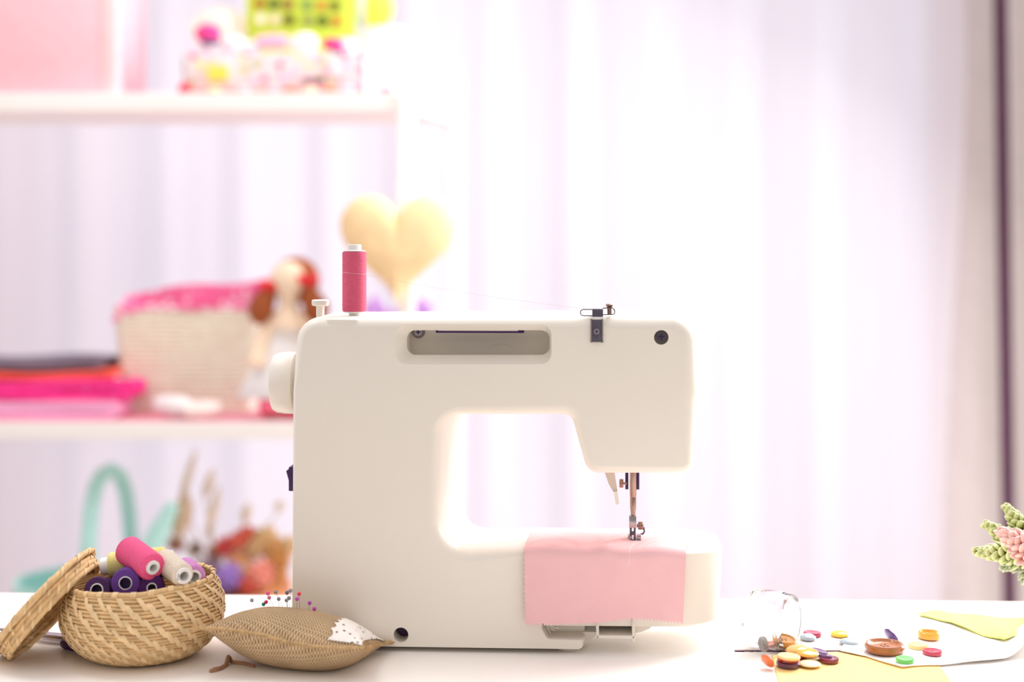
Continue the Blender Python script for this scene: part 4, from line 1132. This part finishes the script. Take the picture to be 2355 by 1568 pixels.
# floral sewing box
fx0, fx1 = at(420, 2.25), at(838, 2.25); fz = zat(122, 2.25)
FLOR = mat_dots('floral_print', (240, 222, 226), [(240, 150, 184), (240, 226, 170), (186, 194, 140), (226, 90, 140), (252, 246, 250), (222, 204, 232)], 58, 0.42)
fl = thing('sewing_box', 'floral printed sewing box standing on the upper shelf', 'box', ((fx0 + fx1) / 2, CAMY + 2.32, ZU))
g = G(); th = 0.006
g.box((fx0, CAMY + 2.25, ZU), (fx1, CAMY + 2.25 + th, fz), bev=0.002); g.box((fx0, CAMY + 2.37, ZU), (fx1, CAMY + 2.37 + th, fz), bev=0.002)
g.box((fx0, CAMY + 2.25, ZU), (fx0 + th, CAMY + 2.376, fz), bev=0.002); g.box((fx1 - th, CAMY + 2.25, ZU), (fx1, CAMY + 2.376, fz), bev=0.002)
g.box((fx0, CAMY + 2.25, ZU), (fx1, CAMY + 2.376, ZU + th))
mk('body', g, FLOR, fl)
mk('tray', G().box((fx0 + th, CAMY + 2.25 + th, fz - 0.012), (fx1 - th, CAMY + 2.37, fz - 0.004), bev=0.001), mat('tray_white', (248, 240, 244), 0.8), fl)
g = G().box((fx0 - 0.002, CAMY + 2.247, ZU), (fx1 + 0.002, CAMY + 2.252, ZU + 0.010))
mk('base_trim', g, mat('coral_trim', (226, 150, 140), 0.8), fl)
# yellow card and dark band on its front
o = mk('needle_packet', G().box((at(478, 2.247), CAMY + 2.243, zat(186, 2.247)), (at(524, 2.247), CAMY + 2.2468, zat(152, 2.247))), mat('yellow_card', (248, 226, 90), 0.7), fl)
o['label'] = 'yellow packet on the front of the sewing box'
o = mk('zip_band', G().box((at(695, 2.247), CAMY + 2.243, zat(190, 2.247)), (at(748, 2.247), CAMY + 2.2468, zat(181, 2.247)), Matrix.Identity(4)), mat('wine_band', (150, 84, 110), 0.7), fl)
# things inside the box
HP = mat('hot_pink_wool', (255, 70, 150), 0.9, 0.06, 80, bump=0.4); NVY = mat('navy_thread', (70, 80, 130), 0.8)
o = thing('yarn_ball', 'hot pink ball of yarn at the left end of the floral sewing box', 'yarn', P(478, 90, 2.28), group=None)
c = P(478, 78, 2.28); mk('wool', G().ball(c, (0.021, 0.019, 0.0155)), HP, o)
mk('band', G().lathe([(0.012, -0.003), (0.0165, -0.003), (0.0165, 0.003), (0.012, 0.003)], 24, Matrix.Translation(c + Vector((0.004, 0, -0.012))), closed=True), NVY, o)
o = thing('thread_reel', 'hot pink reel with a navy base at the right of the sewing box', 'spool', P(765, 125, 2.27))
c = P(765, 118, 2.27); mk('thread', G().lathe([(0, 0.004), (0.015, 0.004), (0.016, 0.006), (0.016, 0.017), (0.015, 0.019), (0, 0.019)], 28, Matrix.Translation(c)), HP, o)
c2 = P(776, 124, 2.27); mk('base', G().lathe([(0, -0.006), (0.010, -0.006), (0.010, 0.006), (0, 0.006)], 24, Matrix.Translation(c2)), NVY, o)
o = thing('fabric_roll', 'pale pink folded fabric roll lying in the middle of the sewing box', 'fabric', P(630, 125, 2.29))
mk('roll', G().tube([P(590, 98, 2.29), P(625, 95, 2.29), P(662, 96, 2.29)], [0.010, 0.0125, 0.011], 14), mat('pale_pink_cloth', (252, 190, 216), 0.85), o)
for k, (x, y, rr) in enumerate(((540, 106, 0.016), (575, 112, 0.013), (700, 100, 0.018), (800, 106, 0.014), (478, 113, 0.014))):
    lab = ('white cotton ball right of the hot pink yarn ball', 'white cotton ball left of the pale pink roll', 'white cotton ball between the pink roll and the pink reel', 'white cotton ball at the sewing box\'s right end', 'white cotton ball right under the hot pink yarn ball')[k]
    c = P(x, y, 2.31); tag(recentre(mk('cotton_ball', G().ball(c, (rr * 1.3, rr, rr)), mat('cotton_white', (250, 246, 250), 0.95, 0.03, 40, bump=0.4)), c - Vector((0, 0, rr))), lab, 'cotton ball', 'white cotton balls in the sewing box')
# sewing box lid standing half open at the back left: pale straw fan
c = P(500, 55, 2.36)
tag(recentre(mk('straw_hat', G().lathe([(0, 0.02), (0.018, 0.018), (0.026, 0.006), (0.030, -0.002), (0.048, -0.006), (0.048, -0.008), (0.028, -0.005)], 32, Matrix.Translation(c) @ Matrix.Rotation(0.9, 4, 'X')), mat('pale_straw', (248, 226, 214), 0.8, 0.06, 60)), c),
    'small pale straw hat leaning behind the pink yarn ball', 'hat')
# lime button card
cd = thing('button_card', 'lime green card of sewn-on buttons standing above the sewing box', 'card', P(690, 66, 2.345))
mk('card', G().box((at(565, 2.345), CAMY + 2.345, zat(120, 2.345)), (at(818, 2.345), CAMY + 2.349, zat(-90, 2.345)), bev=0.001), mat('lime_card', (206, 228, 74), 0.7, 0.08, 20), cd)
dc = [(176, 110, 40), (80, 90, 40), (150, 90, 60), (130, 160, 90), (214, 150, 60), (120, 110, 40)]
for r_, (y, cols) in enumerate(((-30, dc), (7, dc), (43, [(248, 240, 214), (240, 225, 190), (96, 84, 20), (150, 160, 90), (70, 86, 20), (204, 130, 50)]))):
    for k, x in enumerate((597, 630, 662, 706, 739, 771)):
        c = P(x + 3 * (r_ == 2), y + 1.2 * k, 2.343)
        mk('button', G().lathe([(0, 0.0025), (0.005, 0.0025), (0.0085, 0.003), (0.0092, 0.0015), (0.0085, 0), (0, 0)], 20, Matrix.Translation(c + Vector((0, 0.002, 0))) @ Matrix.Rotation(PI / 2, 4, 'X')),
           mat('card_button_%d_%d_%d' % cols[k], cols[k], 0.4), cd)
# striped ball behind the box, white fabric roll at its right end
c = P(855, 20, 2.38)
bl = thing('cloth_ball', 'yellow and turquoise cloth ball at the right of the button card', 'ball', c - Vector((0, 0, 0.036)))
g = G().ball((0, 0, 0), 0.036, 32, 16); 
half = lambda lo, hi: G().lathe([(0.036 * math.sin(b), 0.036 * math.cos(b)) for b in [lo + (hi - lo) * k / 10 for k in range(11)]], 32, Matrix.Translation(c) @ Matrix.Rotation(-PI / 2, 4, 'Y'))
mk('turquoise_panel', half(0, 0.9), mat('turq_cloth', (84, 220, 232), 0.8), bl); mk('white_panel', half(0.9, 1.35), mat('white_cloth', (253, 252, 252), 0.8), bl); mk('yellow_panel', half(1.35, PI), mat('lemon_cloth', (226, 236, 80), 0.8), bl)
bx_ = P(0, 0, 2.38)
c0 = Vector((at(858, 2.38), CAMY + 2.38, 0)); zbt = c.z - 0.036
o = thing('fabric_bolt', 'rolled bolt of white fabric right of the floral sewing box', 'fabric', (at(895, 2.33), CAMY + 2.33, ZU))
mk('roll', G().lathe([(0, 0), (0.038, 0), (0.041, 0.003), (0.041, zbt - ZU - 0.003), (0.038, zbt - ZU), (0.012, zbt - ZU), (0.011, zbt - ZU - 0.004), (0, zbt - ZU - 0.004)], 32, Matrix.Translation((at(882, 2.36), CAMY + 2.375, ZU))), mat('white_roll', (254, 252, 252), 0.9), o)
# scalloped trim along the shelf edge
o = thing('scalloped_trim', 'coral scalloped trim lying along the edge of the upper shelf', 'trim', P(660, 212, 2.22), group=None)
mk('ribbon', G().sheet(lambda u, v: P(415 + 495 * u, 205, 2.212).xyz * 1 + Vector((0, 0.018 * v, ZU + 0.0012 - P(0, 205, 2.212).z + 0.0008 * math.sin(40 * u))), 60, 4, 0.0008), mat('pale_coral', (250, 208, 200), 0.85), o)
for k, (x, cc) in enumerate(((426, (226, 40, 80)), (492, (250, 222, 176)), (560, (210, 206, 220)), (628, (214, 196, 214)), (668, (250, 130, 100)), (712, (250, 226, 196)), (756, (250, 140, 110)), (798, (216, 206, 222)), (888, (250, 130, 160)))):
    c = Vector((at(x, 2.222), CAMY + 2.222, ZU + 0.007))
    mk('scallop', G().ball(c, (0.011, 0.008, 0.006 if x != 426 else 0.011), 18, 10), mat('trim_%d_%d_%d' % cc, cc, 0.8), o)

# lower shelf
o = mk('felt_sheet', G().sheet(lambda u, v: Vector((XL + 0.01 + (XF - 0.02 - XL) * u, CAMY + SD0 + 0.002 + (SD1 - SD0 - 0.004) * v, ZL + 0.0022)), 20, 6, 0.002), mat('rose_felt', (240, 160, 178), 0.95, 0.05, 60))
tag(recentre(o, ((XL + XF) / 2, CAMY + 2.31, ZL)), 'rose pink felt sheet covering the lower shelf under the doll and basket', 'felt')
ZF = ZL + 0.0022
def folded(label, x0, x1, d0, d1, z0, z1, m, wav=0.002, n=3, group='folded fabrics on the lower shelf'):
    """folded cloth: a slab of n layers with rounded fold on the right"""
    g = G(); h = (z1 - z0) / n
    for k in range(n):
        def fn(u, v, k=k):
            x = x0 + (x1 - x0) * u; return Vector((x, CAMY + d0 + (d1 - d0) * v, z0 + h * (k + 1) - 0.0006 + wav * math.sin(7 * u + 2 * v + k) * (0.3 + k / n)))
        s = G().sheet(fn, 26, 8, h * 0.92); g.add(s.v, s.f)
    pts = []
    for k in range(13):
        t = k / 12; y = CAMY + d0 + (d1 - d0) * t; pts.append((x1 - 0.002, y, (z0 + z1) / 2 + wav * math.sin(7 + 2 * t)))
    g.tube(pts, (z1 - z0) / 2 * 0.97, 12)
    o = mk('folded_fabric', g, m, ang=60); recentre(o, ((x0 + x1) / 2, CAMY + (d0 + d1) / 2, z0))
    return tag(o, label, 'fabric', group)
zz_ = lambda py: zat(py, 2.24)
folded('pale pink folded fabric at the bottom of the stack on the lower shelf', XL + 0.02, at(262, 2.22), 2.212, 2.288, ZF, ZF + 0.028, mat('baby_pink', (255, 178, 220), 0.9, 0.04, 30), 0.001)
folded('hot pink folded fabric second from the bottom of the stack', XL + 0.02, at(302, 2.24), 2.222, 2.290, ZF + 0.029, ZF + 0.059, mat_dots('hot_pink_print', (255, 60, 150), [(235, 40, 120), (255, 100, 170)], 90, 0.3), 0.002)
folded('orange folded fabric between the hot pink and the dark grey one', at(-120, 2.25), at(258, 2.25), 2.245, 2.41, ZF + 0.0605, ZF + 0.071, mat('orange_cloth', (255, 104, 84), 0.9, 0.05, 30), 0.003, 2)
folded('dark grey folded fabric on top of the stack on the lower shelf', at(-120, 2.26), at(225, 2.26), 2.26, 2.41, ZF + 0.0735, ZF + 0.088, mat('slate_cloth', (118, 106, 122), 0.9, 0.06, 30), 0.003, 2)
# two small cloth bundles
def bundle(label, a, b, r, m):
    n = 14; pts = [a + (b - a) * (k / n) for k in range(n + 1)]
    rs = [r * (0.25 + 0.75 * math.sin(PI * (0.12 + 0.76 * k / n)) ** 0.5) for k in range(n + 1)]
    o = mk('cloth_bundle', G().tube(pts, rs, 16), m, ang=60); recentre(o, (a + b) / 2 - Vector((0, 0, r)))
    return tag(o, label, 'bundle', 'cloth bundles on the lower shelf')
def on(px, d, z): return Vector((at(px, d), CAMY + d, ZF + z))
bundle('white rolled cloth bundle in front of the basket, the left one', on(362, 2.25, 0.020), on(440, 2.225, 0.017), 0.017, mat('bundle_white', (254, 252, 253), 0.9))
bundle('pinkish white rolled cloth bundle in front of the basket, the right one', on(424, 2.215, 0.013), on(508, 2.235, 0.015), 0.0145, mat('bundle_blush', (255, 238, 232), 0.9))
# lined storage basket
bk = thing('storage_basket', 'cream woven basket with a pink dotted liner on the lower shelf', 'basket', (at(425, 2.32), CAMY + 2.33, ZF))
g = G(); W0, W1 = (at(292, 2.30), at(572, 2.30)), (at(266, 2.30), at(592, 2.30)); z1_ = zat(712, 2.30)
def bask(u, v, ins=0.0):
    q = 4 * u; e = int(q) % 4; t = q - int(q)
    x0_, x1_ = W0[0] + (W1[0] - W0[0]) * v + ins, W0[1] + (W1[1] - W0[1]) * v - ins
    y0_, y1_ = CAMY + 2.302 - 0.004 * v + ins, CAMY + 2.415 + 0.006 * v - ins
    c = 0.02
    x, y = ((x0_ + (x1_ - x0_) * t, y0_), (x1_, y0_ + (y1_ - y0_) * t), (x1_ - (x1_ - x0_) * t, y1_), (x0_, y1_ - (y1_ - y0_) * t))[e]
    return Vector((x, y, ZF + (z1_ - ZF) * v + (0.0016 * math.sin(60 * v * 2))*0))
n = 96
for r_ in range(22):
    v = (r_ + 0.5) / 22; pts = []
    for k in range(n):
        p = bask(k / n, v); wv = 0.0008 * (1 if (k + r_) % 2 else -1); c = Vector((at(430, 2.33), CAMY + 2.345, p.z)); dv = (p - c).normalized(); pts.append(p + dv * wv)
    g.tube(pts, 0.0042, 6, closed=True)
CREAM = mat('cream_wicker', (255, 243, 226), 0.7, 0.08, 60)
mk('woven_sides', g, CREAM, bk, ang=80)
mk('bottom', G().box((W0[0], CAMY + 2.306, ZF), (W0[1], CAMY + 2.41, ZF + 0.006)), CREAM, bk)
DOT = mat_dots('pink_dotted_cloth', (248, 122, 174), [(255, 226, 236), (255, 234, 242)], 52, 0.36, 0.4)
def liner(u, v):
    p = bask(u, 1.0, 0.0); c = Vector((at(430, 2.33), CAMY + 2.345, 0)); dv = Vector((p.x - c.x, (p.y - c.y) * 1.4, 0)).normalized()
    puff = 0.006 + 0.002 * math.sin(u * 60)
    q = v * PI
    back = max(0.0, (p.y - (CAMY + 2.298)) / 0.125); left = math.exp(-((p.x - W1[0]) / 0.03) ** 2) * (1 - back)
    H_ = 0.006 + back * (0.020 + 0.024 * (p.x - W1[0]) / (W1[1] - W1[0])) + 0.004 * math.sin(u * 31)
    side = min(1.0, back * 1.0 + left)
    return Vector((p.x, p.y, z1_)) + dv * (puff * math.cos(q) * (1 if v < 0.5 else 1.0)) + Vector((0, 0, H_ * math.sin(q) - (0.02 * side * (1 - 2 * v) if v < 0.5 else 0)))
mk('liner', G().grid(liner, 160, 12), DOT, bk, ang=80)
mk('liner_floor', G().box((W1[0] + 0.006, CAMY + 2.306, z1_ - 0.03), (W1[1] - 0.006, CAMY + 2.412, z1_ - 0.012), bev=0.006), DOT, bk)

# rag doll
DD = 2.242
dl = thing('rag_doll', 'rag doll with brown pigtails, red bows and white dress on the lower shelf', 'doll', (at(660, DD), CAMY + DD, ZF))
SKIN = mat('doll_skin', (250, 226, 200), 0.9, 0.03, 30); HAIR = mat('brown_yarn', (160, 84, 44), 0.95, 0.15, 120, bump=0.6); BOW = mat('red_ribbon', (240, 52, 64), 0.7)
hd = P(664, 640, DD); zsc = DD / FPX
bd = G()
bd.tube([P(664, 745, DD), P(664, 715, DD), P(664, 695, DD), P(664, 672, DD), P(664, 640, DD), P(664, 604, DD), P(664, 592, DD)], [0.030, 0.026, 0.014, 0.018, 0.033, 0.022, 0.006], 20)
for sgn in (-1, 1):
    bd.tube([P(664 + sgn * 25, 712, DD), P(664 + sgn * 62, 770, DD - 0.01), P(664 + sgn * 78, 830, DD - 0.03)], [0.013, 0.012, 0.014], 12)
    bd.tube([P(664 + sgn * 22, 850, DD), P(664 + sgn * 26, 910, DD - 0.01), P(664 + sgn * 28, 946, DD - 0.015)], [0.017, 0.016, 0.014], 12)
mk('body', bd, SKIN, dl, ang=80)
hb = G().ball(hd + Vector((0.009, 0.016, 0.002)), (0.038, 0.030, 0.038), 24, 16)
hr = mk('hair', hb, HAIR, dl)
for sgn in (-1, 1):
    r0 = P(664 + sgn * 40, 655, DD - 0.008); r1 = P(664 + sgn * 64, 700, DD - 0.012); r2 = P(664 + sgn * 70, 738, DD - 0.014)
    mk('pigtail', G().tube([r0, (r0 + r1) / 2, r1, (r1 + r2) / 2, r2], [0.010, 0.017, 0.021, 0.018, 0.006], 14), HAIR, hr)
    c = P(664 + sgn * 43, 650 - 6 * sgn, DD - 0.016)
    g = G()
    for s2 in (-1, 1): g.tube([c, c + Vector((s2 * 0.007, -0.002, 0.006)), c + Vector((s2 * 0.015, -0.002, 0.009 + 0.002 * s2))], [0.003, 0.009, 0.008], 12)
    g.ball(c, 0.005); mk('bow', g, BOW, hr)
g = G().lathe([(0.018, 0.152), (0.027, 0.142), (0.028, 0.118), (0.036, 0.105), (0.056, 0.07), (0.074, 0.035), (0.072, 0.034), (0.03, 0.09), (0.02, 0.12)], 40, Matrix.Translation((at(656, DD), CAMY + DD, ZF)) @ Matrix.Diagonal((1, 0.52, 1.12, 1)))
g.v = [(x + 0.003 * math.sin(60 * x) * (1 if z < ZF + 0.1 else 0), y, z) for x, y, z in g.v]
mk('dress', g, mat('white_dress', (250, 250, 255), 0.9, 0.03, 30), dl, ang=80)
for sgn in (-1, 1):
    x = 664 + sgn * 28 - 10
    mk('shoe', G().tube([P(x, 895, DD - 0.014), P(x, 930, DD - 0.018), P(x, 944, DD - 0.022)], [0.019, 0.022, 0.018], 14), mat('pink_shoe', (246, 110, 140), 0.8), dl)
zmin = min((dl.matrix_basis @ v.co).z for o_ in dl.children for v in o_.data.vertices)
dl.location.z += ZF - zmin + 0.0002

# stuffed heart hanging from the shelf's front post
HDp = 2.165
ht = thing('heart_ornament', 'stuffed cream linen heart hanging at the shelf\'s right end', 'heart', P(915, 706, HDp))
def heart2(t):
    x = 16 * math.sin(t) ** 3; y = 13 * math.cos(t) - 5 * math.cos(2 * t) - 2 * math.cos(3 * t) - math.cos(4 * t); return x, y
g = G(); N = 64; lay = 14; v = []; f = []
for s_i in range(lay + 1):
    b = PI * s_i / lay; sc = math.sin(b) ** 0.6 if 0 < s_i < lay else 0.02; dy = -math.cos(b) * 0.030
    for k in range(N):
        x, y = heart2(2 * PI * k / N)
        px = 915 + x * 134 / 16 * sc + 0 * y; py = 575 - (y + 2.5) * 127 / 14.5 * sc + 22 * (1 - sc)
        p = P(px, py, HDp); v.append((p.x, p.y + dy, p.z))
for s_i in range(lay):
    for k in range(N): f.append((s_i * N + k, s_i * N + (k + 1) % N, (s_i + 1) * N + (k + 1) % N, (s_i + 1) * N + k))
g.add(v, f)
ho = mk('stuffed_heart', g, mat('linen_heart', (250, 218, 168), 0.9, 0.06, 40, bump=0.2), ht, ang=80)
g = G().tube([P(915, 505, HDp), P(922, 400, HDp + 0.005), P(930, 300, HDp + 0.015), P(933, 235, SD0 - 0.012), P(933, 222, SD0 - 0.008)], 0.0012, 6)
mk('hanging_cord', g, SPOOL_WHITE, ht)
# lavender bunch behind the heart
lv = thing('lavender_bunch', 'small bunch of lavender standing behind the heart', 'flowers', (at(915, 2.33), CAMY + 2.33, ZF))
LV = mat('lavender', (186, 140, 206), 0.9, 0.1, 80)
mk('vase', G().lathe([(0, 0), (0.030, 0), (0.034, 0.01), (0.036, 0.06), (0.028, 0.10), (0.026, 0.10), (0.03, 0.05), (0, 0.01)], 28, Matrix.Translation((at(915, 2.33), CAMY + 2.33, ZF))), mat('vase_white', (250, 246, 248), 0.4), lv)
for k, (x, y) in enumerate(((845, 705), (862, 690), (880, 712), (950, 712), (968, 695), (985, 705), (905, 720))):
    t_ = P(x, y, 2.33 + 0.012 * (k % 3 - 1)); b0_ = Vector((at(915, 2.33) + 0.012 * (k - 3) / 3, CAMY + 2.33, ZF + 0.06))
    st = mk('stem', G().tube([b0_, (b0_ + t_) / 2 + Vector((0, 0, 0.01)), t_], 0.0011, 5), mat('dry_stem', (170, 176, 130), 0.8), lv)
    d_ = (t_ - b0_).normalized(); mk('flower_spike', G().tube([t_ - d_ * 0.024, t_ - d_ * 0.012, t_, t_ + d_ * 0.008], [0.004, 0.0085, 0.0075, 0.002], 10), LV, st)

# bottom shelf: turquoise watering can and dried flowers
WD = 2.29
TQ = mat('turquoise_enamel', (184, 232, 226), 0.4, 0.05, 20)
wc = thing('watering_can', 'turquoise watering can with a tall arched handle on the bottom shelf', 'watering can', (at(190, WD), CAMY + WD, ZB))
hh_ = zat(1328, WD) - ZB
mk('body', G().lathe([(0, 0), (0.085, 0), (0.092, 0.004), (0.098, hh_ * 0.5), (0.092, hh_ - 0.004), (0.094, hh_), (0.086, hh_ - 0.002), (0.09, hh_ * 0.5), (0, 0.006)], 48, Matrix.Translation((at(170, WD), CAMY + WD, ZB))), TQ, wc)
pts = [P(196, 1345, WD - 0.03)] + [P(252 + 48 * math.cos(a) * (1 if math.cos(a) > 0 else 1.08), 1150 - 70 * math.sin(a) + 0, WD - 0.02 + 0.03 * (1 - a / PI)) for a in [PI - PI * k / 14 for k in range(15)]] + [P(305, 1345, WD + 0.01)]
pts = [P(200, 1345, WD - 0.04), P(202, 1290, WD - 0.038), P(205, 1230, WD - 0.035), P(210, 1170, WD - 0.03), P(220, 1120, WD - 0.02), P(236, 1090, WD - 0.01), P(256, 1080, WD), P(276, 1092, WD + 0.01), P(290, 1130, WD + 0.02), P(298, 1190, WD + 0.03), P(303, 1260, WD + 0.035), P(306, 1340, WD + 0.04)]
mk('arched_handle', G().tube(pts, 0.0125, 14), TQ, wc)
pts = [P(285, 1400, WD - 0.03), P(330, 1300, WD - 0.04), P(365, 1225, WD - 0.045), P(398, 1160, WD - 0.05)]
mk('spout', G().tube(pts, [0.022, 0.020, 0.017, 0.010], 16), TQ, wc)
# dried flower arrangement
fb = thing('dried_flowers', 'arrangement of dried grasses and orange, purple flowers on the bottom shelf', 'flowers', (at(540, WD), CAMY + WD, ZB))
mk('pot', G().lathe([(0, 0), (0.05, 0), (0.055, 0.004), (0.066, 0.07), (0.06, 0.07), (0.052, 0.03), (0, 0.02)], 32, Matrix.Translation((at(540, WD), CAMY + WD, ZB))), mat('terracotta_pot', (206, 150, 110), 0.7), fb)
root = Vector((at(540, WD), CAMY + WD, ZB + 0.05))
STM = mat('dried_stem', (196, 176, 130), 0.9, 0.1, 60)
PLU = mat('grass_plume', (234, 216, 196), 0.95, 0.1, 60)
for k, (x0, y0, x1, y1, r) in enumerate(((452, 1030, 415, 1150, 0.007), (492, 1075, 470, 1145, 0.008), (430, 1125, 408, 1235, 0.016), (505, 1115, 480, 1215, 0.008), (572, 1155, 562, 1200, 0.009), (648, 1150, 640, 1175, 0.009), (440, 1150, 420, 1210, 0.010), (490, 1180, 478, 1235, 0.007))):
    a = P(x0, y0, WD + 0.02 * math.sin(k * 2)); b = P(x1, y1, WD + 0.02 * math.sin(k * 2))
    st = mk('stem', G().tube([root, (root + b) / 2 + Vector((-0.01, 0, 0.01)), b], 0.0012, 5), STM, fb)
    m = PLU if k not in (2, 6) else mat('brown_seed', (216, 190, 162), 0.95, 0.15, 60)
    mk('plume', G().tube([b, b + (a - b) * 0.3, b + (a - b) * 0.7, a], [r * 0.4, r, r * 0.8, 0.001], 10), m, st)
def bloom(x, y, d, r, col, name='bloom'):
    c = P(x, y, d); g = G()
    for q in range(26):
        a = 2.399963 * q; t_ = (q + 0.5) / 26; ph = math.acos(1 - 1.5 * t_)
        n_ = Vector((math.sin(ph) * math.cos(a), -math.cos(ph), math.sin(ph) * math.sin(a)))
        g.ball((0, 0, 0), (r * 0.17, r * 0.17, r * 0.42), 8, 6, Matrix.Translation(c + n_ * r * 0.65) @ n_.to_track_quat('Z', 'Y').to_matrix().to_4x4())
    g.ball(c, r * 0.6, 12, 8)
    st = mk('stem', G().tube([root, (root + c) / 2 + Vector((0, 0.01, 0)), c], 0.0012, 5), STM, fb)
    mk(name, g, mat('bloom_%d_%d_%d' % col, col, 0.9, 0.12, 60), st, ang=60)
ORG, RED, PNK, GLD, PUR, RUS = (240, 178, 120), (226, 112, 90), (248, 162, 146), (238, 206, 156), (178, 142, 220), (212, 152, 88)
for (x, y, dd, r, c) in ((520, 1255, 0.0, 0.018, (222, 90, 90)), (556, 1235, 0.0, 0.016, RED), (545, 1243, -0.01, 0.014, RED), (568, 1226, 0.01, 0.014, (230, 110, 80)), (610, 1240, 0.02, 0.024, GLD), (585, 1258, 0.01, 0.022, (240, 206, 160)), (640, 1290, 0.0, 0.022, RUS), (636, 1322, 0.0, 0.019, RUS), (628, 1262, 0.01, 0.02, (226, 178, 120)),
                         (600, 1318, -0.02, 0.024, PNK), (575, 1345, -0.02, 0.022, (236, 110, 90)), (530, 1325, -0.02, 0.025, PUR), (505, 1345, -0.01, 0.022, PUR), (480, 1300, 0.0, 0.018, (176, 150, 170)), (495, 1272, 0.01, 0.016, (190, 140, 120)), (548, 1290, 0.0, 0.022, (240, 180, 130)), (560, 1312, -0.01, 0.018, GLD), (470, 1340, 0.0, 0.020, (156, 140, 110)), (405, 1250, 0.01, 0.015, (186, 130, 110)), (665, 1255, 0.02, 0.018, (236, 206, 160)), (612, 1362, -0.01, 0.024, ORG), (648, 1350, 0.01, 0.02, (240, 180, 140)), (540, 1365, 0.0, 0.024, RUS), (450, 1262, 0.02, 0.013, (150, 120, 120))):
    bloom(x, y, WD + dd, r, c)
